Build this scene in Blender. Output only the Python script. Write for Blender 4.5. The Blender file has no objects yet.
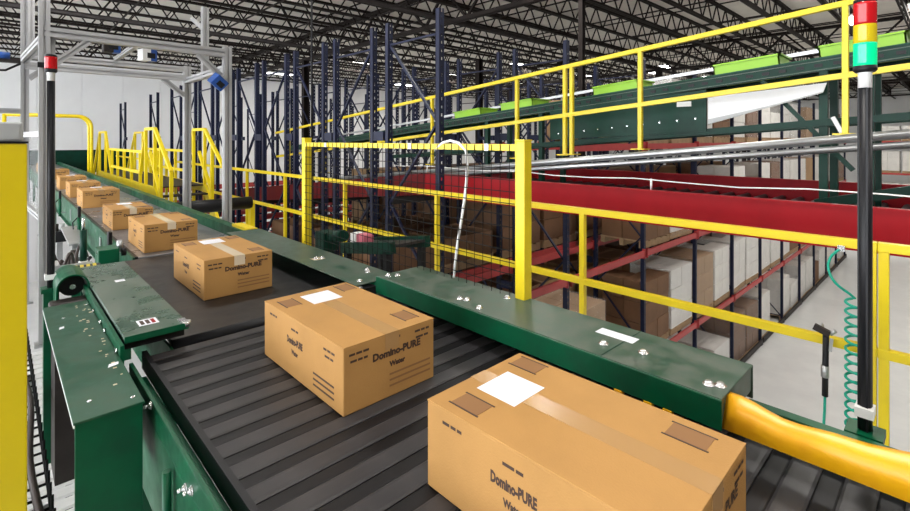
import bpy, math, random
from mathutils import Vector, Matrix
random.seed(7)
S = bpy.context.scene
COL = S.collection
R = math.radians

# ------------------------------------------------------------------ camera, world, exposure
cam = bpy.data.cameras.new('camera')
cam.sensor_width = 36.0
cam.lens = 480.0 / 910.0 * 36.0
cam.shift_y = -(255.5 - 140.0) / 910.0
cam.clip_start = 0.02
cam.clip_end = 300
co = bpy.data.objects.new('camera', cam)
COL.objects.link(co)
co.location = (0, 0, 0)
co.rotation_euler = (R(90), 0, R(-43.6))
S.camera = co
w = bpy.data.worlds.new('world')
S.world = w
w.use_nodes = True
w.node_tree.nodes['Background'].inputs[0].default_value = (0.93, 0.96, 1.0, 1)
w.node_tree.nodes['Background'].inputs[1].default_value = 8.0
S.view_settings.view_transform = 'Standard'
S.view_settings.look = 'None'
S.view_settings.exposure = 0.06
S.view_settings.gamma = 1.0
S.view_settings.use_curve_mapping = False
LAMP_W = 100.0          # watts of every high bay lamp

# ------------------------------------------------------------------ materials
def mat(name, col, rough=0.5, metal=0.0, var=0.0, scale=8.0, col2=None, bump=0.0, bscale=60.0, emit=0.0,
        alpha=1.0, stretch=None, lo=0.4, hi=0.65, rvar=0.0, spec=0.5):
    m = bpy.data.materials.new(name)
    m.use_nodes = True
    nt = m.node_tree
    b = nt.nodes['Principled BSDF']
    b.inputs['Base Color'].default_value = (*col, 1)
    b.inputs['Roughness'].default_value = rough
    b.inputs['Metallic'].default_value = metal
    b.inputs['Specular IOR Level'].default_value = spec
    if alpha < 1:
        b.inputs['Alpha'].default_value = alpha
    if emit:
        b.inputs['Emission Color'].default_value = (*col, 1)
        b.inputs['Emission Strength'].default_value = emit
    tc = nt.nodes.new('ShaderNodeTexCoord')
    src = tc.outputs['Object']
    if stretch:
        mp = nt.nodes.new('ShaderNodeMapping')
        mp.inputs['Scale'].default_value = stretch
        nt.links.new(src, mp.inputs[0])
        src = mp.outputs[0]
    if var or col2:
        n = nt.nodes.new('ShaderNodeTexNoise')
        n.inputs['Scale'].default_value = scale
        n.inputs['Detail'].default_value = 6
        n.inputs['Roughness'].default_value = 0.62
        nt.links.new(src, n.inputs['Vector'])
        r = nt.nodes.new('ShaderNodeValToRGB')
        r.color_ramp.elements[0].position = lo
        r.color_ramp.elements[1].position = hi
        c2 = col2 if col2 else tuple(max(0, c * (1 - var)) for c in col)
        r.color_ramp.elements[0].color = (*col, 1)
        r.color_ramp.elements[1].color = (*c2, 1)
        nt.links.new(n.outputs['Fac'], r.inputs[0])
        nt.links.new(r.outputs[0], b.inputs['Base Color'])
        if rvar:
            mr = nt.nodes.new('ShaderNodeMapRange')
            mr.inputs['From Min'].default_value = 0.3
            mr.inputs['From Max'].default_value = 0.7
            mr.inputs['To Min'].default_value = max(0.02, rough - rvar)
            mr.inputs['To Max'].default_value = min(1, rough + rvar)
            nt.links.new(n.outputs['Fac'], mr.inputs[0])
            nt.links.new(mr.outputs[0], b.inputs['Roughness'])
    if bump:
        n2 = nt.nodes.new('ShaderNodeTexNoise')
        n2.inputs['Scale'].default_value = bscale
        n2.inputs['Detail'].default_value = 4
        nt.links.new(src, n2.inputs['Vector'])
        bp = nt.nodes.new('ShaderNodeBump')
        bp.inputs['Strength'].default_value = bump
        bp.inputs['Distance'].default_value = 0.01
        nt.links.new(n2.outputs['Fac'], bp.inputs['Height'])
        nt.links.new(bp.outputs[0], b.inputs['Normal'])
    return m

X = {}
X['card'] = mat('cardboard', (0.47, 0.25, 0.078), 0.72, var=0.12, scale=3, bump=0.12, bscale=240, spec=0.3)
X['card_in'] = mat('cardboard_edge', (0.36, 0.20, 0.075), 0.8)
X['card_b'] = mat('cardboard_brown', (0.21, 0.105, 0.05), 0.7, var=0.2, scale=2)
X['card_t'] = mat('cardboard_tan', (0.42, 0.26, 0.13), 0.7, var=0.15, scale=2)
X['card_w'] = mat('carton_white', (0.82, 0.80, 0.76), 0.45, var=0.1, scale=3)
X['print'] = mat('print_ink', (0.055, 0.028, 0.018), 0.7)
X['print_l'] = mat('print_ink_light', (0.26, 0.125, 0.045), 0.75)
X['paper'] = mat('label_paper', (0.84, 0.84, 0.92), 0.5, var=0.08, scale=30)
X['tape'] = mat('packing_tape', (0.44, 0.255, 0.105), 0.25)
X['tape_w'] = mat('packing_tape_clear', (0.70, 0.58, 0.42), 0.2)
X['belt'] = mat('belt_rubber', (0.012, 0.0115, 0.013), 0.46, var=0.4, scale=5, bump=0.06, bscale=120, rvar=0.08)
X['belt_g'] = mat('belt_grey_sheen', (0.17, 0.17, 0.18), 0.3, var=0.25, scale=3, rvar=0.06)  # wall reflection on the belt lightened into this grey
X['slat'] = mat('slat_black', (0.030, 0.029, 0.032), 0.44, col2=(0.048, 0.045, 0.047), scale=6, rvar=0.06, spec=0.3)
X['slat2'] = mat('slat_gap_black', (0.008, 0.0075, 0.009), 0.5, spec=0.25)
X['green'] = mat('green_paint', (0.0, 0.088, 0.036), 0.4, col2=(0.002, 0.062, 0.028), scale=7, bump=0.02, bscale=40, rvar=0.1, spec=0.3)
X['green_w'] = mat('green_worn_cover', (0.020, 0.066, 0.040), 0.40, col2=(0.10, 0.12, 0.095), scale=13, lo=0.34, hi=0.68, bump=0.015, bscale=200, rvar=0.12, spec=0.4)
X['green_g'] = mat('green_grey_glare', (0.035, 0.085, 0.058), 0.3, col2=(0.12, 0.15, 0.12), scale=7, lo=0.35, hi=0.65, bump=0.02, bscale=30, rvar=0.1)  # grey green; paler patches put some of the plate's glare into the colour
X['green_d'] = mat('green_dusty_lid', (0.004, 0.062, 0.030), 0.45, col2=(0.045, 0.085, 0.052), scale=18, lo=0.42, hi=0.78, bump=0.015, bscale=200, rvar=0.1, spec=0.35)
X['green_k'] = mat('green_dark', (0.001, 0.036, 0.022), 0.42, var=0.3, scale=5, spec=0.2)
X['yellow'] = mat('safety_yellow', (0.76, 0.58, 0.004), 0.36, var=0.07, scale=4, bump=0.04, bscale=60)
X['orange'] = mat('amber_guard', (0.92, 0.46, 0.006), 0.35, col2=(0.80, 0.28, 0.02), scale=2.2, lo=0.5, hi=0.8)
X['blue'] = mat('rack_blue', (0.013, 0.017, 0.046), 0.42, var=0.2, scale=4, spec=0.22)
X['red'] = mat('red_paint', (0.29, 0.003, 0.008), 0.45, var=0.15, scale=3, spec=0.15)
X['red_d'] = mat('red_dark', (0.13, 0.008, 0.010), 0.5, var=0.2, scale=3, spec=0.15)  # darker, browner red for the falling section
X['beam'] = mat('beam_red', (0.50, 0.05, 0.05), 0.42, var=0.15, scale=3)
X['alu'] = mat('aluminium', (0.50, 0.50, 0.51), 0.36, metal=0.55, var=0.06, scale=3)
X['slot'] = mat('aluminium_slot', (0.14, 0.14, 0.14), 0.6)
X['galv'] = mat('galvanised', (0.52, 0.53, 0.54), 0.35, metal=0.8, var=0.12, scale=8)
X['chrome'] = mat('bolt_zinc', (0.75, 0.75, 0.76), 0.25, metal=0.9)
X['black'] = mat('black_plastic', (0.010, 0.010, 0.012), 0.42, spec=0.25)
X['dark'] = mat('dark_steel', (0.035, 0.029, 0.027), 0.55, var=0.3, scale=4, spec=0.2)
X['joist'] = mat('joist_brown', (0.02, 0.015, 0.013), 0.65, var=0.25, scale=2, spec=0.15)
X['deck'] = mat('roof_deck', (0.80, 0.77, 0.70), 0.8, var=0.12, scale=0.7)
X['wall'] = mat('wall_white', (0.88, 0.88, 0.88), 0.6, var=0.03, scale=1)
X['wallg'] = mat('wall_grey', (0.32, 0.32, 0.32), 0.7, var=0.05, scale=1)
X['floor'] = mat('polished_concrete', (0.84, 0.85, 0.84), 0.16, col2=(0.76, 0.77, 0.765), scale=0.9, rvar=0.07)
X['mezz'] = mat('mezzanine_deck', (0.50, 0.50, 0.49), 0.5, var=0.15, scale=1.5)
X['wood'] = mat('pallet_wood', (0.46, 0.31, 0.17), 0.75, var=0.3, scale=5)
X['wrap'] = mat('stretch_wrap', (0.9, 0.9, 0.92), 0.12, alpha=0.12)
X['lime'] = mat('lime_plastic', (0.27, 0.55, 0.008), 0.38)
X['bluep'] = mat('blue_plastic', (0.012, 0.07, 0.30), 0.35)
X['white'] = mat('white_plastic', (0.80, 0.80, 0.79), 0.4)
X['sheet'] = mat('white_sheet', (0.74, 0.75, 0.77), 0.4, var=0.08, scale=3)
X['greyp'] = mat('grey_plastic', (0.40, 0.41, 0.41), 0.45)
X['hoseg'] = mat('teal_hose', (0.0, 0.34, 0.23), 0.3)
X['lens_r'] = mat('lens_red', (0.50, 0.006, 0.010), 0.12, emit=0.05)
X['lens_y'] = mat('lens_yellow', (0.62, 0.46, 0.008), 0.12, emit=0.08)
X['lens_g'] = mat('lens_green', (0.0, 0.62, 0.24), 0.12, emit=0.6)
X['led'] = mat('led_panel', (1.0, 0.98, 0.95), 0.4, emit=14.0)
X['pink'] = mat('pink_plastic', (0.62, 0.16, 0.22), 0.4)
X['wirem'] = mat('wire_black', (0.008, 0.008, 0.008), 0.5, spec=0.1)
X['copper'] = mat('cable_brown', (0.05, 0.035, 0.03), 0.5)
X['poly'] = mat('clear_guard_sheet', (0.85, 0.87, 0.88), 0.08, alpha=0.18)

# ------------------------------------------------------------------ mesh builder
class MB:
    def __init__(s):
        s.v, s.f, s.sm = [], [], []
    def add(s, vs, fs, smooth=False):
        o = len(s.v)
        s.v += [tuple(v) for v in vs]
        for f in fs:
            s.f.append(tuple(i + o for i in f)); s.sm.append(smooth)
        return s
    def box(s, x0, x1, y0, y1, z0, z1):
        return s.add([(x0,y0,z0),(x1,y0,z0),(x1,y1,z0),(x0,y1,z0),(x0,y0,z1),(x1,y0,z1),(x1,y1,z1),(x0,y1,z1)],
                     [(0,3,2,1),(4,5,6,7),(0,1,5,4),(1,2,6,5),(2,3,7,6),(3,0,4,7)])
    def sect(s, p0, p1, poly, up=(0,0,1), smooth=False, roll=0):
        p0, p1 = Vector(p0), Vector(p1)
        d = (p1 - p0).normalized()
        u = Vector(up)
        if abs(d.dot(u)) > 0.98: u = Vector((0,1,0))
        a = d.cross(u).normalized(); b = a.cross(d)
        if roll:
            q = Matrix.Rotation(roll, 3, d); a = q @ a; b = q @ b
        n = len(poly)
        vs = [p0 + a*q[0] + b*q[1] for q in poly] + [p1 + a*q[0] + b*q[1] for q in poly]
        fs = [(i, (i+1) % n, n+(i+1) % n, n+i) for i in range(n)]
        o = len(s.v)
        s.add(vs, fs, smooth)
        s.add(vs, [tuple(range(n-1,-1,-1)), tuple(range(n, 2*n))])
        return s
    def bar(s, p0, p1, w, h=None, up=(0,0,1)):
        h = h or w
        return s.sect(p0, p1, [(-w/2,-h/2),(w/2,-h/2),(w/2,h/2),(-w/2,h/2)], up)
    def cyl(s, p0, p1, r, n=14):
        return s.sect(p0, p1, [(r*math.cos(2*math.pi*i/n), r*math.sin(2*math.pi*i/n)) for i in range(n)], smooth=True)
    def prof(s, p0, p1, w):                         # slotted aluminium profile
        h, g, dp = w/2, w*0.12, w*0.30
        q = []
        for k in range(4):
            for (a, b) in ((h,-h),(h,-g),(h-dp,-g),(h-dp,g),(h,g)):
                c, t = math.cos(k*math.pi/2), math.sin(k*math.pi/2)
                q.append((a*c-b*t, a*t+b*c))
        return s.sect(p0, p1, q)
    def tube(s, pts, r, n=8):
        pts = [Vector(p) for p in pts]
        rings = []
        a = None
        for i, p in enumerate(pts):
            d = (pts[min(i+1, len(pts)-1)] - pts[max(i-1, 0)]).normalized()
            if a is None:
                a = d.orthogonal().normalized()
            else:
                a = (a - d*a.dot(d)).normalized()
            b = d.cross(a)
            rings.append([p + (a*math.cos(2*math.pi*k/n) + b*math.sin(2*math.pi*k/n))*r for k in range(n)])
        vs = [v for g in rings for v in g]
        fs = [(i*n+k, i*n+(k+1) % n, (i+1)*n+(k+1) % n, (i+1)*n+k) for i in range(len(pts)-1) for k in range(n)]
        s.add(vs, fs, True)
        m = (len(pts)-1)*n
        s.add(vs, [tuple(range(n-1,-1,-1)), tuple(range(m, m+n))])
        return s
    def lathe(s, c, prof, n=20):
        vs, fs = [], []
        for (r, z) in prof:
            for k in range(n):
                vs.append((c[0]+r*math.cos(2*math.pi*k/n), c[1]+r*math.sin(2*math.pi*k/n), c[2]+z))
        for i in range(len(prof)-1):
            for k in range(n):
                fs.append((i*n+k, i*n+(k+1) % n, (i+1)*n+(k+1) % n, (i+1)*n+k))
        s.add(vs, fs, True)
        m = (len(prof)-1)*n
        return s.add(vs, [tuple(range(n-1,-1,-1)), tuple(range(m, m+n))])
    def prism(s, pts, off):                         # planar polygon extruded by vector
        n = len(pts); o = Vector(off)
        vs = [Vector(p) for p in pts] + [Vector(p)+o for p in pts]
        return s.add(vs, [tuple(range(n-1,-1,-1)), tuple(range(n,2*n))] + [(i,(i+1) % n,n+(i+1) % n,n+i) for i in range(n)])
    def build(s, name, m, parent=None, bevel=0.0, kind=None, at=None):
        """vertices are world coordinates; stored relative to the parent's (or own) origin"""
        org = Vector(at) if at is not None else (wloc(parent) if parent else Vector((0,0,0)))
        me = bpy.data.meshes.new(name)
        me.from_pydata([tuple(Vector(v) - org) for v in s.v], [], s.f)
        me.polygons.foreach_set('use_smooth', s.sm)
        import bmesh
        bm = bmesh.new(); bm.from_mesh(me)
        bmesh.ops.remove_doubles(bm, verts=bm.verts, dist=1e-6) if len(s.v) < 400 else None
        bmesh.ops.recalc_face_normals(bm, faces=bm.faces)
        bm.to_mesh(me); bm.free()
        me.materials.append(X[m])
        o = bpy.data.objects.new(name, me)
        COL.objects.link(o)
        if parent:
            o.parent = parent
            if at is not None:
                o.location = org - wloc(parent)
        else:
            o.location = org
        if bevel:
            bv = o.modifiers.new('bevel', 'BEVEL')
            bv.width = bevel; bv.segments = 2; bv.limit_method = 'ANGLE'; bv.angle_limit = R(50)
        if kind: o['kind'] = kind
        return o

def wloc(o):
    l = Vector(o.location)
    while o.parent:
        o = o.parent; l = l + o.location
    return l
def thing(name, label, cat, loc, group=None):
    o = bpy.data.objects.new(name, None)
    o.empty_display_size = 0.1
    COL.objects.link(o); o.location = loc
    return tag(o, label, cat, group)
def tag(o, label, cat, group=None):
    o['label'] = label; o['category'] = cat
    if group: o['group'] = group
    return o
def struct(o): o['kind'] = 'structure'; return o
def put(src, parent, loc, rot=None):                # a repeated part sharing mesh data
    c = src.copy(); COL.objects.link(c); c.parent = parent; c.location = loc
    if rot is not None: c.rotation_euler = rot
    return c
def copy_tree(o, parent=None):
    c = o.copy(); COL.objects.link(c); c.parent = parent
    for ch in [q for q in o.children]: copy_tree(ch, c)
    return c
def text_mesh(txt, size, bold=0.0):
    cu = bpy.data.curves.new('lettering', 'FONT')
    cu.body = txt; cu.size = size; cu.align_x = 'CENTER'; cu.align_y = 'CENTER'; cu.offset = bold
    cu.resolution_u = 2
    t = bpy.data.objects.new('lettering', cu); COL.objects.link(t)
    dg = bpy.context.evaluated_depsgraph_get()
    me = bpy.data.meshes.new_from_object(t.evaluated_get(dg))
    bpy.data.objects.remove(t)
    return me
def text_part(name, txt, size, m, parent, loc, rot, bold=0.0, sx=1.0):
    me = text_mesh(txt, size, bold); me.materials.clear(); me.materials.append(X[m])
    o = bpy.data.objects.new(name, me); COL.objects.link(o)
    o.parent = parent; o.location = loc; o.rotation_euler = rot; o.scale = (sx, 1, 1)
    return o

FL = -6.0      # warehouse floor
MZ = -1.6      # mezzanine deck
ORD = ['first','second','third','fourth','fifth','sixth','seventh','eighth','ninth','tenth','eleventh','twelfth',
       'thirteenth','fourteenth','fifteenth','sixteenth']

# ------------------------------------------------------------------ the building
struct(MB().box(-14, 50, -14, 30, FL-0.2, FL).build('floor', 'floor'))
WY = 27.0
wf = struct(MB().box(-14, 50, WY+0.06, WY+0.3, FL, 4.1).build('wall_far', 'wall'))
pm = None
for i in range(42):
    x0 = -14 + i*1.52
    if pm is None:
        pm = MB().box(x0+0.006, x0+1.514, WY, WY+0.06, FL, 4.0).build('wall_panel', 'wall', wf, at=(x0, WY, FL))
    else:
        put(pm, wf, (x0, WY, FL))
struct(MB().box(50, 50.3, -14, 30, FL, 4.1).build('wall_right', 'wall'))
struct(MB().box(-14, 50, -14.3, -14, FL, 4.1).build('wall_back', 'wallg'))  # unseen wall, kept grey to cut the light bounced onto front faces
wl = MB()                                            # unseen long wall; its windows are added to let light in from the left
WX = -7.0
wl.box(WX-0.3, WX, -14, 30, FL, -2.4).box(WX-0.3, WX, -14, 30, 3.0, 4.1).box(WX-0.3, WX, -14, -3, -2.4, 3.0).box(WX-0.3, WX, 24, 30, -2.4, 3.0)
struct(wl.build('wall_left', 'wall'))
for i in range(9):
    y0 = -3 + i*3.0
    m = MB().box(WX-0.2, WX-0.1, y0, y0+0.08, -2.4, 3.0).box(WX-0.2, WX-0.1, y0+2.92, y0+3.0, -2.4, 3.0)
    m.box(WX-0.2, WX-0.1, y0, y0+3, -2.4, -2.3).box(WX-0.2, WX-0.1, y0, y0+3, 2.9, 3.0).box(WX-0.2, WX-0.1, y0, y0+3, 0.27, 0.33)
    struct(m.build('light_window_%d' % (i+1), 'greyp'))
CZ = 4.0
ceil = MB().box(-14, 50, -14, 30, CZ, CZ+0.15)
ceil = struct(ceil.build('ceiling', 'deck'))
# bar joists run across (x), bridging and girders run along (y)
JB, JT = 3.36, 3.97
m = MB()
for z_, t in ((JB, 0.045), (JT-0.03, 0.05)):
    m.box(-14, 50, -0.06, -0.012, z_, z_+t*1.3).box(-14, 50, 0.012, 0.06, z_, z_+t*1.3)
k = 0
x_ = -14.0
while x_ < 49.4:
    m.bar((x_, 0, JB+0.02), (x_+0.38, 0, JT), 0.03)
    m.bar((x_+0.38, 0, JT), (x_+0.76, 0, JB+0.02), 0.03)
    x_ += 0.76
j0 = m.build('roof_joist', 'joist', ceil)
j0.location.y = -12.0
for i in range(1, 31):
    put(j0, ceil, (0, -12.0 + i*1.3, 0))
m = MB().box(-0.02, 0.02, -14, 27, JB+0.0, JB+0.03).box(-0.02, 0.02, -14, 27, JT-0.08, JT-0.05)
b0 = m.build('joist_bridging', 'joist', ceil); b0.location.x = -10
for i in range(1, 24):
    put(b0, ceil, (-10 + i*2.5, 0, 0))
m = MB()
for z_ in (2.98, 3.85):
    m.box(-0.09, -0.02, -14, 27, z_, z_+0.09).box(0.02, 0.09, -14, 27, z_, z_+0.09)
y_ = -14.0
while y_ < 26:
    m.bar((0, y_, 3.03), (0, y_+0.8, 3.88), 0.06); m.bar((0, y_+0.8, 3.88), (0, y_+1.6, 3.03), 0.06); y_ += 1.6
g0 = m.build('roof_girder', 'joist', ceil); g0.location.x = -3.2
for gx in (8.4, 20.8, 32.8, 44.0): put(g0, ceil, (gx, 0, 0))
m = MB().bar((-14, 0, 3.1), (50, 0, 3.1), 0.09, 0.14)     # sprinkler main and branch
cyl = MB().cyl((-14, 9.4, 3.2), (50, 9.4, 3.2), 0.05).build('sprinkler_pipe', 'dark', ceil)
for py_ in (3.4, 15.4): put(cyl, ceil, (0, py_-9.4, 0))
for (cx, cy) in ((8.4, 5.17), (8.4, 17.0), (13.06, 12.4), (20.8, 9.0), (20.8, 17.4), (32.8, 9.0)):
    hw = 0.055 if cy < 6 else 0.11
    m = MB().box(cx-hw, cx-hw+0.02, cy-hw*0.9, cy+hw*0.9, FL, 3.0).box(cx+hw-0.02, cx+hw, cy-hw*0.9, cy+hw*0.9, FL, 3.0).box(cx-hw+0.02, cx+hw-0.02, cy-0.012, cy+0.012, FL, 3.0)
    struct(m.build('building_column', 'joist', at=(cx, cy, FL)))
# mezzanine deck beside the conveyors
mz = struct(MB().box(1.3, 3.3, -4, 24, MZ-0.05, MZ).build('mezzanine_floor', 'mezz'))
m = MB().box(3.22, 3.3, -4, 24, MZ-0.3, MZ-0.05).box(1.3, 1.38, -4, 24, MZ-0.3, MZ-0.05)
m.build('edge_beam', 'blue', mz)
mzl = struct(MB().box(-0.9, 0.02, 3.9, 24, MZ-0.05, MZ).build('mezzanine_floor', 'mezz'))

# ------------------------------------------------------------------ high bay lamps
def lamp(x, y, z, label, turn):
    t = thing('high_bay_lamp', label, 'lamp', (x, y, z), 'high bay lamps under the roof')
    dx, dy = (0.62, 0.2) if not turn else (0.2, 0.62)
    MB().box(x-dx, x+dx, y-dy, y+dy, z, z+0.06).build('housing', 'white', t)
    MB().box(x-dx+0.03, x+dx-0.03, y-dy+0.03, y+dy-0.03, z-0.012, z).build('diffuser', 'led', t)
    m = MB().cyl((x-0.15, y-0.15, z+0.06), (x-0.15, y-0.15, CZ), 0.006, 6).cyl((x+0.15, y+0.15, z+0.06), (x+0.15, y+0.15, CZ), 0.006, 6)
    m.build('hanger', 'galv', t)
    li = bpy.data.lights.new('lamp_light', 'AREA')
    li.shape = 'RECTANGLE'; li.size = 2*dx; li.size_y = 2*dy; li.energy = LAMP_W
    li.color = (1.0, 0.96, 0.9)
    lo = bpy.data.objects.new('lamp_light', li); COL.objects.link(lo)
    lo.parent = t; lo.location = (0, 0, -0.03)
for ix in range(8):
    for iy in range(7):
        if iy < 1 and ix < 5: continue
        if (ix, iy) in ((2, 6), (3, 5), (3, 4), (4, 4), (5, 3), (4, 3), (2, 5), (1, 6), (1, 5), (2, 4), (6, 2), (3, 3)): continue
        lamp(-5.0 + ix*6.0, -8.8 + iy*4.8, 3.78, 'white rectangular LED lamp tucked level between the brown roof joists', False)
for (lx, ly, lb) in ((22.3, 10.0, 'bright white lamp low under the roof right of the tall centre column'), (9.9, 22.7, 'white lamp below the roof above the far wall, left of centre'),
                     (17.2, 22.3, 'white lamp near the far wall, seen between the blue rack posts'), (16.6, 1.9, 'bright white lamp just left of the red signal lens')):
    lamp(lx, ly, 3.2, lb, False)

# ------------------------------------------------------------------ slatted sorter conveyor (near)
BZ = -0.8
sc = thing('slat_conveyor', 'black slatted conveyor with green side frame and cover, carrying the two nearest boxes', 'conveyor', (0.9, 0.5, MZ))
def slat_mesh(y0, wd, dz):
    h = wd*0.5
    q = [(0.405, y0-h, BZ-0.03), (0.405, y0-h, BZ-0.003-dz), (0.405, y0-h*0.8, BZ-0.0005-dz), (0.405, y0-h*0.5, BZ-dz),
         (0.405, y0+h*0.5, BZ-dz), (0.405, y0+h*0.8, BZ-0.0005-dz), (0.405, y0+h, BZ-0.003-dz), (0.405, y0+h, BZ-0.03)]
    return MB().prism(q, (1.065, 0, 0))
P = 0.105
s0 = slat_mesh(-1.0, P*0.58, 0).build('slat', 'slat', sc, at=(0.9, -1.0, BZ))
s1 = slat_mesh(-1.0+P*0.5, P*0.42, 0.003).build('gap_strip', 'slat2', sc, at=(0.9, -1.0+P*0.5, BZ))  # recessed strip between slats, coloured darker to bring out the stripes
for i in range(1, 30):
    put(s0, sc, (0, -1.0 + i*P - 0.5, BZ - MZ))
    if i < 29: put(s1, sc, (0, -1.0 + (i+0.5)*P - 0.5, BZ - MZ))
MB().box(0.42, 1.46, -1.05, 2.1, BZ-0.09, BZ-0.035).build('slide_bed', 'slat2', sc)
MB().box(0.388, 0.404, -1.1, 2.1, BZ-0.05, BZ+0.012).build('edge_strip', 'black', sc)
m = MB().box(0.335, 0.388, -1.1, 2.02, BZ-0.062, BZ-0.05).box(0.335, 0.347, -1.1, 2.02, BZ-0.30, BZ+0.012)
m.box(0.335, 0.42, -1.1, 2.02, BZ-0.312, BZ-0.30)
fr = m.build('side_frame', 'green', sc, 0.002)
for (yy, zz) in ((1.68, -0.80), (1.31, -0.855), (1.26, -0.835), (1.17, -0.85), (0.95, -0.86), (0.9, -0.9)):
    b = MB().cyl((0.335, yy, zz), (0.328, yy, zz), 0.009, 6).cyl((0.328, yy, zz), (0.315, yy, zz), 0.0045, 8).cyl((0.3355, yy, zz), (0.333, yy, zz), 0.012, 14)
    b.build('bolt', 'chrome', fr)
m = MB().prism([(0.335, 0.75, -1.1), (0.335, 1.1, -1.1), (0.335, 1.03, -0.9), (0.335, 0.8, -0.9)], (-0.012, 0, 0))
m.prism([(0.26, 0.8, -0.93), (0.335, 0.8, -0.9), (0.335, 1.03, -0.9), (0.26, 1.03, -0.93)], (0, 0, -0.012))
m.build('gusset', 'green', fr)
m = MB().cyl((0.318, 1.42, -0.86), (0.318, 1.42, -1.25), 0.011, 14); m.build('conduit', 'green', sc)
m = MB()
for k in range(14):
    a0, a1 = math.pi*k/14*1.2, math.pi*(k+1)/14*1.2
    m.cyl((0.318+0.013*math.cos(a0), 1.42+0.013*math.sin(a0), -0.98), (0.318+0.013*math.cos(a1), 1.42+0.013*math.sin(a1), -0.98), 0.004, 6)
m.build('conduit_clip', 'tape_w', sc)
m = MB().box(1.475, 1.485, -1.1, 2.05, BZ-0.30, BZ+0.03).box(1.485, 1.6, -1.1, 2.05, BZ-0.312, BZ-0.30)
m.build('side_frame', 'green', sc)
for yy in (-0.9, 0.55, 1.9):
    for xx in (0.37, 1.52):
        MB().box(xx-0.03, xx+0.03, yy-0.03, yy+0.03, MZ, BZ-0.3).box(xx-0.07, xx+0.07, yy-0.05, yy+0.05, MZ, MZ+0.012).build('leg', 'green', sc)
# the near cover: folded sheet with a front lip
CT = -0.665
m = MB()
m.prism([(1.345, 0.42, CT), (1.345, 0.42, CT-0.078), (1.351, 0.42, CT-0.078), (1.351, 0.42, CT-0.006), (1.614, 0.42, CT-0.006), (1.614, 0.42, CT-0.10), (1.62, 0.42, CT-0.10), (1.62, 0.42, CT)], (0, 1.545, 0))
m.prism([(1.351, 0.424, CT-0.006), (1.351, 0.424, CT-0.078), (1.614, 0.424, CT-0.078), (1.614, 0.424, CT-0.006)], (0, 0.006, 0))
lip = MB().prism([(1.344, 0.418, CT-0.002), (1.344, 0.418, CT-0.080), (1.338, 0.418, CT-0.080), (1.338, 0.418, CT-0.002)], (0, 1.55, 0))
cv = m.build('guard_cover', 'green_w', sc, 0.003)
lip.build('cover_lip', 'green', cv, 0.002)
MB().box(1.346, 1.62, 0.76, 0.764, CT+0.0003, CT+0.0006).build('cover_seam', 'green_k', cv)
MB().box(1.5, 1.548, 0.735, 0.87, CT, CT+0.0009).build('cover_sticker', 'paper', cv)
b0 = None
for (bx, by) in ((1.40, 0.47), (1.415, 0.445), (1.40, 1.44), (1.412, 1.41), (1.38, 1.31), (1.55, 1.31), (1.46, 0.68), (1.43, 0.80), (1.385, 1.93), (1.42, 1.90)):
    if b0 is None:
        b0 = MB().lathe((bx, by, CT), [(0.016, 0), (0.016, 0.002), (0.010, 0.002), (0.010, 0.009), (0.006, 0.011)], 10).build('bolt', 'chrome', cv, at=(bx, by, CT))
    else: put(b0, cv, (bx-0.9, by-0.5, CT-MZ))
for by in (0.555, 0.61, 0.70):
    MB().box(1.335, 1.352, by-0.012, by+0.012, CT-0.092, CT-0.079).build('cover_clip', 'orange', cv)
m = MB().box(1.555, 1.567, -1.1, 0.42, BZ-0.25, -0.757).box(1.545, 1.58, -1.1, 0.42, -0.757, -0.75)
m.build('rear_guard', 'green', sc)

# amber guard strip following the belt edge
n = 44
top, bot = [], []
for i in range(n+1):
    y = 0.425 - 1.4*i/n
    wv = 0.012*math.sin(y*16.0+0.6) + 0.006*math.sin(y*37)
    top.append((1.392 + 0.008*math.sin(y*16+0.6), y, -0.678 + 0.55*wv)); bot.append((1.355, y, -0.745))
m = MB()
vs = bot + top + [(p[0]+0.018, p[1], p[2]) for p in top] + [(p[0]+0.03, p[1], p[2]) for p in bot]
q = n+1
fs = []
for i in range(n):
    for a in range(3):
        fs.append((a*q+i, a*q+i+1, (a+1)*q+i+1, (a+1)*q+i))
    fs.append((3*q+i, 3*q+i+1, i+1, i))
m.add(vs, fs, True); m.add(vs, [(0, q, 2*q, 3*q), (q-1, 2*q-1, 3*q-1, 4*q-1)])
tag(m.build('amber_guard_strip', 'orange', at=(1.37, -0.3, -0.745)), 'wavy amber yellow guard strip running beside the belt past the green cover end', 'guard strip')

# ------------------------------------------------------------------ transfer belt (middle)
tb = thing('transfer_conveyor', 'short dark belt conveyor with grey green cover plate, under the third box', 'conveyor', (0.95, 2.9, MZ))
MB().box(0.5, 1.475, 2.17, 3.8, BZ-0.02, BZ+0.0).build('belt', 'belt', tb, 0.004)
m = MB().cyl((0.5, 2.18, BZ-0.03), (1.4, 2.18, BZ-0.03), 0.03, 18); m.build('end_roller', 'black', tb)
m = MB().cyl((0.5, 3.8, BZ-0.03), (1.4, 3.8, BZ-0.03), 0.03, 18); m.build('end_roller', 'black', tb)
pl = MB().box(0.325, 0.53, 2.04, 3.33, -0.716, -0.70).build('cover_plate', 'green_g', tb, 0.003)
MB().box(0.33, 0.523, 2.07, 3.32, -0.755, -0.716).build('cover_skirt', 'black', pl)
MB().box(0.325, 0.53, 2.036, 2.04, -0.722, -0.699).build('cover_lip', 'green', pl)
MB().box(0.385, 0.45, 2.12, 2.19, -0.70, -0.6992).build('warning_sticker', 'paper', pl)
for i in range(3):
    MB().box(0.393 + 0.018*i, 0.405 + 0.018*i, 2.13, 2.18, -0.6993, -0.6989).build('sticker_print', ('print', 'print', 'red')[i], pl)
MB().box(0.42, 0.46, 2.86, 2.90, -0.70, -0.6992).build('sticker', 'paper', pl)
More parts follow.
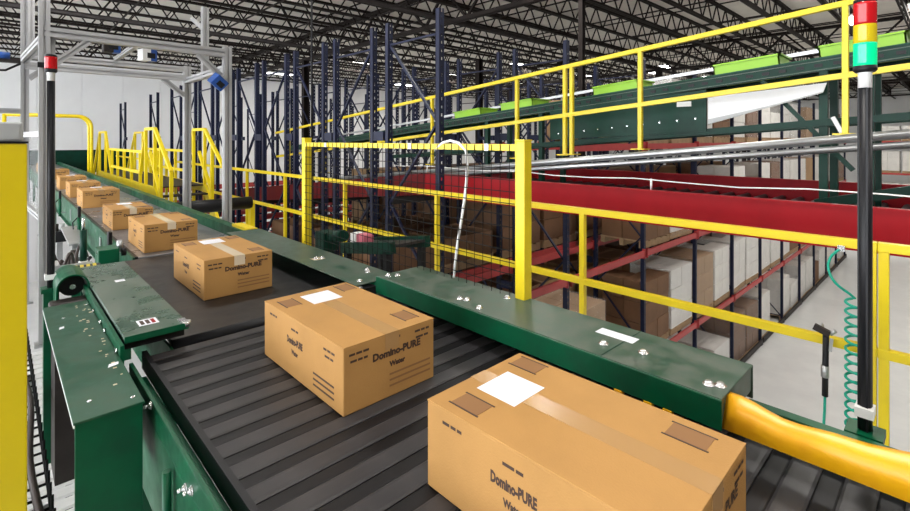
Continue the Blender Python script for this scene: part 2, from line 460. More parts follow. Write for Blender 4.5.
m = MB().cyl((0.525, 2.05, -0.715), (0.525, 2.05, -0.695), 0.016, 12).box(0.505, 0.528, 2.045, 2.09, -0.70, -0.694)
m.build('hinge', 'chrome', pl)
MB().box(0.306, 0.318, 2.0, 3.0, -0.80, -0.715).build('cover_flange', 'green', pl)
for yy in (2.05, 2.3, 2.42, 2.6):
    MB().cyl((0.306, yy, -0.745), (0.298, yy, -0.745), 0.010, 8).build('bolt', 'chrome', pl)
cv2 = MB().box(1.25, 1.50, 2.0, 3.82, -0.705, -0.70).box(1.492, 1.50, 2.0, 3.82, -0.78, -0.705).build('guard_cover', 'green_w', tb, 0.002)
for (bx, by) in ((1.36, 2.62), (1.39, 2.6), (1.42, 2.16), (1.44, 2.2), (1.30, 2.05)):
    put(b0, cv2, (bx-0.95, by-2.9, -0.70-MZ))
MB().box(1.33, 1.40, 2.58, 2.64, -0.70, -0.6992).build('sticker', 'tape_w', cv2)
MB().cyl((1.27, 1.99, -0.73), (1.27, 2.05, -0.73), 0.02, 12).build('bearing', 'chrome', tb)
MB().box(1.245, 1.345, 1.97, 2.03, -0.79, -0.715).build('end_bracket', 'black', tb)
MB().box(1.478, 1.488, 2.05, 3.8, BZ-0.25, -0.71).build('side_frame', 'green', tb)
MB().box(0.49, 0.50, 2.1, 3.8, BZ-0.25, BZ-0.02).build('side_frame', 'green', tb)
for yy in (2.3, 3.6):
    for xx in (0.52, 1.46):
        MB().box(xx-0.025, xx+0.025, yy-0.03, yy+0.03, MZ, BZ-0.2).build('leg', 'green', tb)

# ------------------------------------------------------------------ long feed conveyor (far)
fc = thing('belt_conveyor', 'long grey belt conveyor with green side rails running back towards the white wall', 'conveyor', (1.04, 4.0, MZ))
MB().box(0.69, 1.40, 3.85, 20.4, BZ-0.02, BZ).build('belt', 'belt_g', fc, 0.004)
MB().box(0.672, 0.69, 3.85, 20.4, BZ-0.03, BZ+0.006).build('edge_strip', 'black', fc)
m = MB().box(0.66, 0.672, 3.85, 20.4, BZ-0.26, BZ+0.002).box(0.63, 0.672, 3.85, 20.4, BZ-0.272, BZ-0.26)
lf = m.build('side_frame', 'green', fc)
for i in range(8):
    yy = 4.0 + i*1.2
    MB().box(0.652, 0.66, yy, yy+0.07, BZ-0.2, BZ-0.06).build('splice_plate', 'galv', lf)
m = MB().box(1.40, 1.412, 3.85, 20.4, BZ-0.25, -0.735).box(1.40, 1.475, 3.85, 20.4, -0.735, -0.722)
m.build('side_rail', 'green', fc)
MB().box(1.42, 1.50, 3.86, 4.2, -0.722, -0.70).build('rail_end_guard', 'yellow', fc)
for i in range(6):
    yy = 4.2 + i*3.1
    for xx in (0.68, 1.43):
        MB().box(xx-0.025, xx+0.025, yy-0.03, yy+0.03, MZ, BZ-0.2).build('leg', 'green', fc)
m = MB()
# far cross conveyor
cc = thing('cross_conveyor', 'dark green conveyor crossing the far end of the belt line by the wall', 'conveyor', (1.5, 20.8, MZ))
MB().box(-3, 3.4, 20.45, 20.5, -1.1, -0.35).build('side_panel', 'green_k', cc)
MB().box(-3, 3.4, 21.4, 21.45, -1.1, -0.35).build('side_panel', 'green_k', cc)
MB().box(-3, 3.4, 20.5, 21.4, -0.62, -0.58).build('belt', 'belt', cc)
for i in range(4):
    MB().box(-2.9+i*1.6, -2.82+i*1.6, 20.5, 20.58, FL, -1.1).build('leg', 'green_k', cc)

# ------------------------------------------------------------------ sensors, valves and motors along the left side frame
def sensor(x, y, label):
    t = thing('photo_sensor', label, 'sensor', (x, y, -1.0), 'sensors on the conveyor side')
    MB().cyl((x, y, -1.02), (x, y, -0.78), 0.016, 12).build('post', 'green', t)
    MB().box(x-0.012, x+0.014, y-0.03, y+0.03, -0.79, -0.68).build('sensor_head', 'black', t, 0.004)
    MB().box(x-0.004, x+0.06, y-0.012, y+0.012, -0.98, -0.965).build('bracket', 'galv', t)
    MB().box(x+0.015, x+0.018, y-0.018, y+0.018, -0.785, -0.745).build('lens', 'chrome', t)
    pts = [(x-0.01, y, -0.79), (x-0.05, y+0.02, -0.84), (x-0.04, y+0.03, -0.95), (x-0.07, y+0.05, -1.08)]
    MB().tube(pts, 0.006, 6).build('cable', 'black', t)
sensor(0.60, 4.35, 'black photo sensor on green post beside the fourth box')
sensor(0.60, 6.2, 'black photo sensor on green post beside the sixth box')
sensor(0.60, 8.3, 'black photo sensor on green post beside the seventh box')
t = thing('valve_box', 'dark green square control box hanging on the conveyor side behind the cover plate', 'control box', (0.56, 3.62, -1.0))
MB().box(0.49, 0.60, 3.50, 3.66, -0.98, -0.80).build('housing', 'green', t, 0.005)
MB().cyl((0.62, 3.56, -0.84), (0.645, 3.56, -0.84), 0.025, 14).build('knob', 'black', t)
MB().box(0.485, 0.49, 3.53, 3.55, -0.83, -0.81).build('screw', 'chrome', t)
MB().cyl((0.62, 3.62, -0.85), (0.62, 3.62, -0.77), 0.018, 12).build('fitting', 'galv', t)
t.location += Vector((-0.03, 0.25, 0.10))
t = thing('air_cylinder', 'slim green pneumatic cylinder with steel fittings beside the grey belt', 'cylinder', (0.47, 3.9, -1.1))
MB().cyl((0.47, 3.9, -1.06), (0.47, 3.9, -0.84), 0.02, 14).build('barrel', 'green_k', t)
MB().cyl((0.47, 3.9, -1.12), (0.47, 3.9, -1.05), 0.027, 14).build('end_cap', 'white', t)
MB().cyl((0.47, 3.9, -0.84), (0.47, 3.9, -0.76), 0.008, 8).build('rod', 'chrome', t)
MB().box(0.455, 0.485, 3.885, 3.915, MZ-0.23, -1.12).build('stand', 'green_k', t)
t.location += Vector((-0.05, 0.2, 0.23))
t = thing('bracket_arm', 'bare steel bracket arm with slotted plate left of the conveyor', 'bracket', (0.4, 4.0, -1.1))
MB().box(0.30, 0.50, 3.84, 3.90, -1.04, -1.02).build('arm', 'galv', t)
MB().box(0.34, 0.46, 3.86, 3.96, -1.10, -1.05).build('plate', 'dark', t)
MB().box(0.30, 0.33, 3.80, 3.98, -1.16, -1.0).build('mount', 'alu', t)
MB().box(0.30, 0.33, 3.86, 3.90, MZ-0.22, -1.16).build('stand', 'alu', t)
t.location += Vector((-0.05, 0.05, 0.22))
t = thing('roller_bracket', 'pale grey angled plate bolted left of the far belt', 'bracket', (0.5, 5.6, -1.1))
m = MB().prism([(0.47, 5.6, -0.95), (0.60, 5.6, -0.95), (0.60, 6.4, -0.90), (0.47, 6.4, -0.90)], (0, 0, -0.02)); m.build('plate', 'galv', t)
m = MB().box(0.50, 0.54, 5.7, 5.74, MZ, -0.96); m.build('leg', 'galv', t)
for i, (yy, zz) in enumerate(((4.3, -0.98), (4.6, -0.92), (4.9, -1.02))):
    pts = []
    for k in range(26):
        a = k/25.0
        pts.append((0.30+0.22*a, yy+0.12*math.sin(a*9+i)+0.3*a, zz+0.07*math.sin(a*14+i*2)))
    tag(MB().tube(pts, 0.012, 7).build('loose_cable', ('black', 'copper', 'copper')[i], at=(0.3, yy, zz)),
        ('thick black cable looping below the conveyor side', 'brown cable looping below the black one', 'brown cable tangle nearest the grey guard frame')[i], 'cable')
VL = ['black valve block with brass elbow below the fourth box', 'black valve block below the fifth box beside the grey floor', 'dark valve block farthest along the conveyor side below the sixth box']
for i, yy in enumerate((4.55, 5.25, 7.0)):
    t = thing('valve_block', VL[i], 'valve', (0.52, yy, -1.15), 'valve blocks along the conveyor side')
    MB().box(0.45, 0.56, yy-0.09, yy+0.09, -1.14, -1.02).build('body', 'black', t, 0.006)
    MB().cyl((0.47, yy-0.04, -1.02), (0.47, yy-0.04, -0.94), 0.022, 12).build('solenoid', 'dark', t)
    MB().cyl((0.53, yy+0.04, -1.02), (0.53, yy+0.04, -0.95), 0.022, 12).build('solenoid', 'greyp', t)
    MB().cyl((0.45, yy, -1.08), (0.40, yy, -1.08), 0.014, 10).build('elbow', 'chrome', t)
    MB().tube([(0.40, yy, -1.08), (0.36, yy+0.03, -1.02), (0.33, yy+0.10, -1.06), (0.35, yy+0.2, -1.16), (0.40, yy+0.25, -1.1)], 0.010, 7).build('air_tube', 'copper', t)
    MB().box(0.48, 0.53, yy-0.03, yy+0.03, MZ, -1.14).build('stand', 'galv', t)
for i in range(5):
    m = MB().prism([(0.335+0.03*i, 3.38, -0.82), (0.352+0.03*i, 3.38, -0.82), (0.362+0.03*i, 3.50, -0.82), (0.345+0.03*i, 3.50, -0.82)], (0, 0, 0.004))
    if i == 0: hz = thing('hazard_plate', 'small plate with yellow and black hazard stripes behind the motor guard', 'plate', (0.4, 3.44, -0.83))
    m.build('stripe', 'yellow', hz)
MB().box(0.31, 0.50, 3.375, 3.505, -0.835, -0.8205).build('plate', 'black', hz)
MB().box(0.36, 0.40, 3.42, 3.46, -1.2, -0.835).build('stand', 'green', hz)

MB().box(0.36, 0.40, 3.42, 3.46, MZ-0.07, -1.2).build('stand', 'green', hz)
hz.location += Vector((-0.05, 0.12, 0.07))

mo = thing('drive_motor', 'black drive motor with arched green guard behind the green cabinet', 'motor', (0.24, 3.0, -0.95))
MB().cyl((0.262, 2.975, -0.71), (0.262, 3.16, -0.71), 0.047, 22).build('motor_body', 'black', mo)
MB().cyl((0.262, 2.955, -0.71), (0.262, 2.975, -0.71), 0.012, 12).build('shaft', 'chrome', mo)
for i in range(8):
    MB().cyl((0.262, 2.985+0.02*i, -0.71), (0.262, 2.992+0.02*i, -0.71), 0.050, 20).build('cooling_fin', 'dark', mo)
def arch(r):
    return [(0.262-r, -0.80)] + [(0.262-r*math.cos(math.pi*k/14), -0.71+r*math.sin(math.pi*k/14)) for k in range(15)] + [(0.262+r, -0.80)]
o_, i_ = arch(0.064), arch(0.058)
n_ = len(o_)
vs = [(q[0], yy, q[1]) for yy in (2.93, 3.18) for q in o_ + i_]
fs = []
for i in range(n_-1):
    fs += [(i, i+1, 2*n_+i+1, 2*n_+i), (n_+i, n_+i+1, 3*n_+i+1, 3*n_+i), (i, i+1, n_+i+1, n_+i), (2*n_+i, 2*n_+i+1, 3*n_+i+1, 3*n_+i)]
fs += [(0, n_, 3*n_, 2*n_), (n_-1, 2*n_-1, 4*n_-1, 3*n_-1)]
MB().add(vs, fs).build('arched_guard', 'green', mo)
MB().box(0.17, 0.335, 2.85, 2.95, -0.90, -0.755).build('gearbox', 'dark', mo, 0.012)
MB().box(0.185, 0.205, 2.847, 2.85, -0.80, -0.76).build('name_plate', 'yellow', mo)
MB().box(0.205, 0.215, 2.847, 2.85, -0.80, -0.76).build('warning_stripe', 'red', mo)
MB().box(0.19, 0.33, 2.88, 3.1, MZ, -0.80).build('foot', 'dark', mo)

cb = thing('drive_cabinet', 'tall dark green sheet metal drive cabinet with dusty lid in the lower left', 'cabinet', (0.225, 2.2, MZ))
MB().box(0.148, 0.302, 1.62, 1.628, MZ, -0.757).build('front_panel', 'green', cb, 0.002)
MB().box(0.294, 0.302, 1.628, 2.815, -0.95, -0.757).build('side_panel', 'green', cb)
MB().box(0.148, 0.294, 2.807, 2.815, -0.90, -0.757).build('back_panel', 'green', cb)
MB().box(0.144, 0.147, 1.614, 2.82, -0.764, -0.757).build('lid_bright_edge', 'white', cb)  # bright line along the lid edge put in as a white strip
ld = MB().box(0.144, 0.306, 1.614, 2.82, -0.757, -0.75).build('lid', 'green_d', cb, 0.002)
for (bx, by) in ((0.19, 1.72), (0.285, 1.66), (0.20, 2.6), (0.295, 2.74)):
    MB().cyl((bx, by, -0.75), (bx, by, -0.7475), 0.006, 8).build('screw', 'chrome', ld)
random.seed(3)
for i in range(26):
    bx, by = 0.24 + 0.05*random.random(), 1.75 + 1.0*random.random()
    r_ = 0.003 + 0.004*random.random()
    m = MB().box(bx, bx+r_*1.6, by, by+r_, -0.75, -0.7485)
    if i == 0: crumbs = m
    else: crumbs.box(bx, bx+r_*1.6, by, by+r_, -0.75, -0.7485)
tag(crumbs.build('debris', 'tape_w', kind='stuff', at=(0.26, 2.2, -0.75)), 'tan dust and paper crumbs on the green cabinet lid', 'debris')
for i, (bx, by, L) in enumerate(((0.262, 1.93, 0.03), (0.175, 2.45, 0.016))):
    m = MB().prism([(bx, by, -0.7497), (bx+L, by+0.01, -0.7497), (bx+L*1.1, by+0.03, -0.7497), (bx+L*0.2, by+0.025, -0.7497)], (0, 0, 0.0015))
    tag(m.build('paper_scrap', 'paper', at=(bx, by, -0.75)), ('torn white paper scrap on the cabinet lid near its right edge', 'small pale paper scrap at the back of the cabinet lid')[i], 'paper scrap')

# wire cable tray far left below
tr = thing('wire_cable_tray', 'black wire mesh cable tray below the conveyor at the left edge', 'cable tray', (0.1, 3.0, -1.3))
m = MB()
for i in range(5):
    xx = -0.15 + i*0.07
    m.cyl((xx, 1.5, -1.25), (xx, 4.8, -1.25), 0.005, 5)
for i in range(42):
    yy = 1.5 + i*0.08
    m.cyl((-0.15, yy, -1.256), (0.13, yy, -1.256), 0.005, 5)
    m.cyl((-0.15, yy, -1.256), (-0.15, yy, -1.17), 0.005, 5); m.cyl((0.13, yy, -1.256), (0.13, yy, -1.17), 0.005, 5)
m.build('wire_grid', 'wirem', tr, kind='stuff')
for yy in (2.15, 3.4, 4.7):
    MB().box(-0.2, 0.14, yy-0.03, yy+0.03, -1.32, -1.262).build('cross_bar', 'galv', tr)
CL = ['thick brown cable lying in the wire tray beside the cabinet', 'thin black cable in the middle of the wire tray', 'black cable along the outer side of the wire tray', 'grey cable along the wire tray under the yellow post']
for i, xx in enumerate((0.10, 0.06, 0.02, -0.03)):
    pts = [(xx + 0.012*math.sin(k*0.7+i*2), 1.5+k*0.137, -1.235+0.006*math.sin(k*1.3+i)) for k in range(25)]
    tag(MB().tube(pts, (0.012, 0.008, 0.01, 0.009)[i], 7).build('tray_cable', ('copper', 'black', 'black', 'greyp')[i], at=(xx, 3, -1.24)), CL[i], 'cable')
st = thing('lower_slat_conveyor', 'pale slatted conveyor lane seen below the cable tray on the left', 'conveyor', (0.0, 3.5, -2.6))
sl0 = None
for i in range(40):
    yy = 1.7 + i*0.14
    if sl0 is None: sl0 = MB().box(-0.5, 0.55, yy-0.05, yy+0.05, -2.42, -2.40).build('slat', 'white', st, at=(0, yy, -2.4))
    else: put(sl0, st, (0, yy-3.5, 0.2))
MB().box(-0.55, -0.5, 1.6, 7.4, -2.55, -2.38).build('side_rail', 'dark', st)
MB().box(0.55, 0.6, 1.6, 7.4, -2.55, -2.38).build('side_rail', 'dark', st)
for (xx, yy) in ((-0.52, 1.8), (0.57, 1.8), (-0.52, 6.8), (0.57, 6.8)):
    MB().box(xx-0.03, xx+0.03, yy-0.03, yy+0.03, FL, -2.55).build('leg', 'dark', st)

# ------------------------------------------------------------------ shipping boxes
BW, BL, BH = 0.345, 0.565, 0.2
TX = [text_mesh('Domino-PURE', 0.031, 0.0016), text_mesh('Water', 0.022, 0.0012)] + [None]*3
def bar_print(rows):                                 # small print too fine to read: short broken ink bars
    m, x = MB(), 0
    for r_, segs in enumerate(rows):
        for (x0, x1) in segs:
            m.add([(x0, 0.004-0.012*r_, 0), (x1, 0.004-0.012*r_, 0), (x1, -0.003-0.012*r_, 0), (x0, -0.003-0.012*r_, 0)], [(0, 1, 2, 3)])
    me = bpy.data.meshes.new('small_print'); me.from_pydata(m.v, [], m.f)
    return me
TX[2] = bar_print((((-0.03, -0.008), (-0.004, 0.012), (0.016, 0.03)),))
TX[3] = bar_print((((-0.026, 0.004), (0.008, 0.026)),))
TX[4] = bar_print((((-0.034, -0.014), (-0.010, 0.010), (0.014, 0.034)),))
def flat_text(me, m, parent, loc, rot, sx=1):
    me2 = me
    if not me2.materials: me2.materials.append(X[m])
    o = bpy.data.objects.new('printed_text', me2); COL.objects.link(o)
    o.parent = parent; o.location = loc; o.rotation_euler = rot; o.scale = (sx, 1, 1)
    return o
def ship_box(loc, label, rot=0.0, lab=True, slot=False, wt=False, dims=(BW, BL, BH), grp='cartons riding the conveyor'):
    W, L, H = dims
    t = thing('shipping_box', label, 'box', loc, grp)
    t.rotation_euler = (0, 0, rot)
    o3 = Vector(loc)
    def bd(m, name, mt, par=t, bev=0.0):
        ob = m.build(name, mt, None, bev); ob.parent = par; return ob
    body = bd(MB().box(-W/2, W/2, -L/2, L/2, 0.0005, H-0.003), 'body', 'card', bev=0.004)
    for sg in (-1, 1):
        x0, x1 = (-W/2, -0.0012) if sg < 0 else (0.0012, W/2)
        bd(MB().box(x0, x1, -L/2, L/2, H-0.0045, H-0.0005), 'flap', 'card', bev=0.0012)
    bd(MB().box(-0.027, 0.027, -L/2-0.0008, L/2+0.0008, H-0.0006, H).box(-0.027, 0.027, -L/2-0.0008, -L/2, H-0.05, H), 'tape', 'tape_w' if wt else 'tape')
    if lab:
        bd(MB().box(-0.055, 0.062, 0.12, 0.235, H-0.0002, H+0.0006), 'shipping_label', 'paper')
    if slot:
        bd(MB().box(0.03, 0.12, -L/2+0.09, -L/2+0.13, H-0.0005, H+0.0004), 'hand_hole', 'print')
    # printed blocks on the top
    for (cx, cy) in ((-0.115, 0.195), (0.115, -0.195), (0.13, 0.22)):
        bd(MB().box(cx-0.026, cx+0.026, cy-0.04, cy+0.04, H-0.0004, H+0.0002), 'print_patch', 'print_l')
        for sg in (-1, 1):
            bd(MB().box(cx+sg*0.028-0.002, cx+sg*0.028+0.002, cy-0.045, cy+0.045, H-0.0004, H+0.0003), 'print_line', 'print')
    # front face (towards -y)
    fy = -L/2-0.0006
    fr_ = (R(90), 0, 0)
    flat_text(TX[0], 'print', t, (0.02, fy, H*0.69), fr_)
    flat_text(TX[1], 'print', t, (0.02, fy, H*0.51), fr_)
    for (tx, tz, k) in ((-0.12, 0.86, 4), (-0.12, 0.76, 2), (0.005, 0.90, 3), (0.12, 0.88, 2), (0.12, 0.78, 3)):
        flat_text(TX[k], 'print', t, (tx, fy, H*tz), fr_)
    m = MB()
    for i in range(3): m.box(-0.01, 0.155, fy-0.0001, fy+0.0002, H*(0.16+0.09*i), H*(0.19+0.09*i))
    bd(m, 'printed_lines', 'print_l')
    # left face (towards -x)
    lx = -W/2-0.0006
    lr = (R(90), 0, R(-90))
    flat_text(TX[0], 'print', t, (lx, 0.03, H*0.60), lr, 0.62)
    flat_text(TX[1], 'print', t, (lx, 0.03, H*0.42), lr, 0.8)
    for (ty, tz, k) in ((0.03, 0.80, 3), (0.2, 0.84, 2), (-0.2, 0.82, 4), (-0.2, 0.72, 3)):
        flat_text(TX[k], 'print', t, (lx, ty, H*tz), lr)
    m = MB()
    for i in range(3): m.box(lx-0.0001, lx+0.0002, -0.23, -0.10, H*(0.14+0.09*i), H*(0.17+0.09*i))
    bd(m, 'printed_lines', 'print')
    # right and back faces get the same print
    flat_text(TX[0], 'print', t, (-0.02, -fy, H*0.69), (R(90), 0, R(180)))
    flat_text(TX[1], 'print', t, (-0.02, -fy, H*0.51), (R(90), 0, R(180)))
    flat_text(TX[0], 'print', t, (-lx, 0.03, H*0.6), (R(90), 0, R(90)), 0.7)
    return t
bx0 = 0.72 + BW/2
ship_box((bx0+0.005, 0.30+BL/2-0.012, BZ), 'large brown carton nearest the camera, cut by the bottom edge, with white label', rot=R(0.8))
ship_box((bx0, 1.222+BL/2, BZ), 'brown carton second from the camera on the slatted belt, white label on its top')
ship_box((bx0+0.02, 2.585+BL/2, BZ), 'brown carton on the dark belt beside the grey green cover plate', wt=True)
ship_box((bx0+0.025, 3.955+BL/2, BZ), 'brown carton straddling the start of the grey belt, wide pale tape on top', wt=True, lab=False)
ship_box((bx0-0.005, 5.15+BL/2, BZ), 'brown carton with a dark hand hole in its top, fifth from the camera', wt=True, slot=True, dims=(0.31, BL, 0.18))
ship_box((bx0, 7.03+BL/2, BZ), 'brown carton sixth from the camera, its printed front fully visible', dims=(0.36, BL, 0.205))
ship_box((bx0+0.0, 8.47+BL/2, BZ), 'brown carton seventh from the camera, half hidden by the printed one in front')
ship_box((bx0, 9.99+BL/2, BZ), 'small looking brown carton eighth from the camera near the far bend')
ship_box((bx0, 12.6+BL/2, BZ), 'small brown carton ninth along the belt, just right of the black pole', lab=False)
ship_box((bx0, 15.9+BL/2, BZ), 'farthest brown carton on the belt, only a few pixels tall', lab=False)

# ------------------------------------------------------------------ aluminium scan gantry
gt = thing('scan_gantry', 'slotted aluminium profile frame standing over the grey belt conveyor', 'frame', (0.94, 5.6, MZ))
PW = 0.062
def pr(a, b, name='beam', wd=PW):
    return MB().prof(a, b, wd).build(name, 'alu', gt)
pr((0.262, 4.93, MZ), (0.262, 4.93, 1.75), 'post', 0.07)
pr((0.30, 4.99, MZ), (0.30, 4.99, 0.89), 'post')
pr((1.62, 4.93, MZ), (1.62, 4.93, 0.91), 'post', 0.07)
pr((0.19, 6.3, MZ), (0.19, 6.3, 1.9), 'post')
pr((1.62, 6.3, MZ), (1.62, 6.3, 0.87), 'post', 0.075)
pr((0.235, 6.2, 0.9), (0.235, 6.2, 1.9), 'post', 0.05)
pr((1.62, 5.62, 0.66), (1.62, 5.62, 1.43), 'post', 0.065)
pr((0.26, 4.93, 0.845), (1.60, 4.93, 0.845), 'beam', 0.075)
pr((0.19, 6.3, 0.83), (1.60, 6.3, 0.83), 'beam')
pr((0.19, 6.22, 0.72), (1.60, 6.22, 0.72), 'beam')
pr((0.26, 4.97, 0.79), (0.19, 6.27, 0.79), 'side_beam')
pr((1.62, 4.97, 0.70), (1.62, 6.27, 0.70), 'side_beam')
pr((0.262, 4.93, 0.05), (0.19, 6.3, 0.05), 'side_beam', 0.045)
pr((0.262, 4.93, -0.62), (0.19, 6.3, -0.62), 'side_beam', 0.045)
pr((0.32, 4.93, 0.60), (0.54, 4.93, 0.81), 'brace', 0.05)
pr((1.58, 4.93, 0.60), (1.36, 4.93, 0.81), 'brace', 0.05)
pr((1.58, 6.26, 0.52), (1.36, 6.26, 0.70), 'brace', 0.05)
pr((0.22, 6.26, 0.60), (0.43, 6.26, 0.80), 'brace', 0.05)
pr((1.62, 5.70, 1.22), (1.62, 6.1, 1.4), 'brace', 0.035)
MB().box(0.222, 0.228, 5.0, 6.2, -0.6, 0.03).build('guard_sheet', 'poly', gt)
MB().box(1.56, 1.68, 4.87, 4.99, MZ, MZ+0.02).box(1.56, 1.68, 6.24, 6.36, MZ, MZ+0.02).build('foot_plate', 'galv', gt)
for (a, b) in ((0.262, 4.93), (0.19, 6.3)):
    MB().box(a-0.06, a+0.06, b-0.06, b+0.06, MZ, MZ+0.02).build('foot_plate', 'galv', gt)
MB().box(0.22, 0.31, 4.88, 4.90, 0.56, 0.60).build('cable_clip', 'black', gt)
def scanner(c, rot, label, two):
    t = thing('barcode_scanner', label, 'scanner', c, 'scanners on the gantry')
    def bd(m, n, mt, bev=0.004):
        o = m.build(n, mt, None, bev); o.parent = t; return o
    bd(MB().box(-0.07, 0.005, -0.05, 0.05, -0.055, 0.055), 'housing', ('dark', 'white', 'bluep')[two], 0.006)
    bd(MB().box(0.006, 0.06, -0.05, 0.05, -0.055, 0.055), 'front_cover', 'bluep', 0.006)
    bd(MB().box(-0.03, 0.04, -0.052, -0.05, -0.03, 0.02), 'light_window', 'black', 0)
    bd(MB().box(-0.02, 0.02, -0.02, 0.02, 0.055, 0.10), 'mount', 'galv', 0)
    t.rotation_euler = rot
    return t
scanner((0.75, 5.3, 0.845), (0, 0, 0), 'dark scanner with blue front hanging left of centre under the gantry beam', 0)
scanner((1.03, 5.3, 0.80), (0, 0, R(15)), 'white and blue scanner hanging right of centre under the gantry beam', 1)
scanner((1.52, 4.86, 0.55), (R(25), R(35), R(20)), 'tilted blue scanner on the inner side of the right gantry post', 2)
pr((0.72, 5.3, 0.92), (1.12, 5.3, 0.92), 'beam', 0.03)
pr((0.92, 4.96, 0.87), (0.92, 6.27, 0.87), 'beam', 0.04)
t = thing('grey_junction_arm', 'grey sensor arm on the left edge above the yellow post', 'arm', (0.05, 5.6, 0.7))
MB().box(-0.25, 0.15, 5.9, 5.96, 0.70, 0.74).build('arm', 'dark', t)
MB().cyl((-0.02, 5.9, 0.76), (0.08, 5.9, 0.76), 0.03, 12).build('sensor_barrel', 'bluep', t)
MB().tube([(0.15, 5.93, 0.7), (0.05, 5.93, 0.63), (-0.1, 5.93, 0.62), (-0.25, 5.93, 0.64)], 0.01, 7).build('cable', 'black', t)
t = tag(MB().prof((-0.3, 6.3, 0.28), (0.16, 6.3, 0.28), 0.05).build('aluminium_rail', 'alu', at=(0, 6.3, 0.28)), 'short aluminium rail leaving the gantry to the left edge', 'rail')

# ------------------------------------------------------------------ signal towers
def tower(x, y, zb, zt, segs, label, clamp):
    t = thing('signal_tower', label, 'signal light', (x, y, zb))
    MB().cyl((x, y, zb), (x, y, zt), 0.0145, 20).build('pole', 'black', t)
    for k in range(4):
        a = k*math.pi/2 + 0.4
        MB().bar((x+0.0140*math.cos(a), y+0.0140*math.sin(a), zb), (x+0.0140*math.cos(a), y+0.0140*math.sin(a), zt), 0.005).build('pole_rib', 'black', t)
    z = zt
    MB().lathe((x, y, z), [(0.0155, 0), (0.0155, 0.040), (0.017, 0.042)], 22).build('collar', 'white', t)
    z += 0.042
    MB().lathe((x, y, z), [(0.021, 0), (0.026, 0.006), (0.026, 0.018)], 22).build('base_ring', 'black', t)
    z += 0.018
    for (m_, h) in segs:
        q = [(0.024, 0)]
        for k in range(8):
            q += [(0.0258, h*(k+0.15)/8), (0.0252, h*(k+0.95)/8)]
        q.append((0.024, h))
        MB().lathe((x, y, z), q, 26).build('lens', m_, t); z += h
    MB().lathe((x, y, z), [(0.025, 0), (0.025, 0.008), (0.016, 0.014)], 22).build('cap', 'black', t)
    MB().box(x-0.04, x+0.04, y-0.04, y+0.04, zb-0.01, zb+0.01).build('foot', clamp, t)
    MB().box(x-0.025, x+0.025, y-0.02, y+0.02, zb+0.05, zb+0.075).build('clamp', 'white', t)
    if clamp == 'green': MB().box(x-0.03, x+0.03, y-0.03, y+0.03, MZ, zb-0.01).build('stand', 'green', t)
    return t
tower(1.714, 0.177, -0.80, 0.142, (('lens_g', 0.062), ('lens_y', 0.05), ('lens_r', 0.06)), 'three colour signal tower, red over yellow over lit green, on right black pole', 'green')
tower(0.192, 3.131, -0.745, 0.295, (('lens_r', 0.06),), 'single red signal light on the left black pole', 'green')

# ------------------------------------------------------------------ mesh safety fence and its left twin
def fence_post(t, x, y, zt):
    MB().box(x-0.025, x+0.025, y-0.025, y+0.025, MZ, zt).build('post', 'yellow', t, 0.003)
    MB().box(x-0.026, x+0.026, y-0.026, y+0.026, zt, zt+0.006).build('post_cap', 'yellow', t)
    MB().box(x-0.06, x+0.06, y-0.06, y+0.06, MZ, MZ+0.012).build('foot_plate', 'yellow', t)
fn = thing('mesh_fence', 'yellow safety fence panel with black wire mesh behind the green covers', 'fence', (1.62, 2.24, MZ))
FX = 1.59
fence_post(fn, FX+0.012, 1.265, -0.004)
fence_post(fn, FX+0.012, 3.224, 0.01)
for z_ in (-0.032, -1.4):
    MB().box(FX-0.012, FX+0.012, 1.29, 3.2, z_-0.014, z_+0.014).build('frame_rail', 'yellow', fn)
m = MB()
for i in range(37):
    yy = 1.32 + i*0.0515
    m.cyl((FX-0.014, yy, -1.4), (FX-0.014, yy, -0.02), 0.002, 4)
for i in range(27):
    zz = -0.07 - i*0.05
    m.cyl((FX-0.017, 1.29, zz), (FX-0.017, 3.2, zz), 0.002, 4)
m.build('mesh_wire', 'wirem', fn, kind='stuff')
for y_ in (1.45, 2.0, 2.9):
    MB().box(FX-0.018, FX-0.010, y_-0.012, y_+0.012, -0.047, -0.017).build('mesh_clip', 'galv', fn)
pts = [(1.585, 1.80, -0.045), (1.58, 1.75, -0.015), (1.578, 1.69, -0.003), (1.578, 1.63, -0.015), (1.58, 1.585, -0.05), (1.583, 1.578, -0.10), (1.585, 1.585, -0.18),
       (1.585, 1.60, -0.28), (1.585, 1.62, -0.38), (1.585, 1.645, -0.48), (1.585, 1.66, -0.57), (1.585, 1.672, -0.66)]
tag(MB().tube(pts, 0.0065, 8).build('white_air_line', 'white', at=(1.58, 1.67, -0.66)), 'white flexible air line arching over the mesh fence top down to the cover', 'hose')
lp = thing('fence_post', 'thick yellow fence post at the left picture edge', 'post', (0.0, 1.38, MZ))
MB().box(-0.032, 0.0445, 1.345, 1.42, MZ-0.0, -0.007).build('post', 'yellow', lp, 0.003)
MB().box(-0.06, 0.07, 1.32, 1.45, MZ-0.02, MZ).build('foot_plate', 'yellow', lp)
MB().box(-0.034, 0.0465, 1.343, 1.422, -0.007, -0.003).build('post_cap', 'black', lp)
MB().box(-0.04, 0.1, 1.3, 1.46, MZ-0.08, MZ-0.02).box(-0.04, 0.04, 1.34, 1.42, FL, MZ-0.08).build('stand', 'dark', lp)
t = thing('switch_box', 'small grey plastic box on top of the yellow post at the left edge', 'switch box', (0.0, 1.38, -0.003))
MB().box(-0.03, 0.0385, 1.35, 1.415, -0.003, 0.037).build('housing', 'greyp', t, 0.004)
MB().box(-0.022, 0.032, 1.3485, 1.35, 0.002, 0.032).build('lid', 'greyp', t)

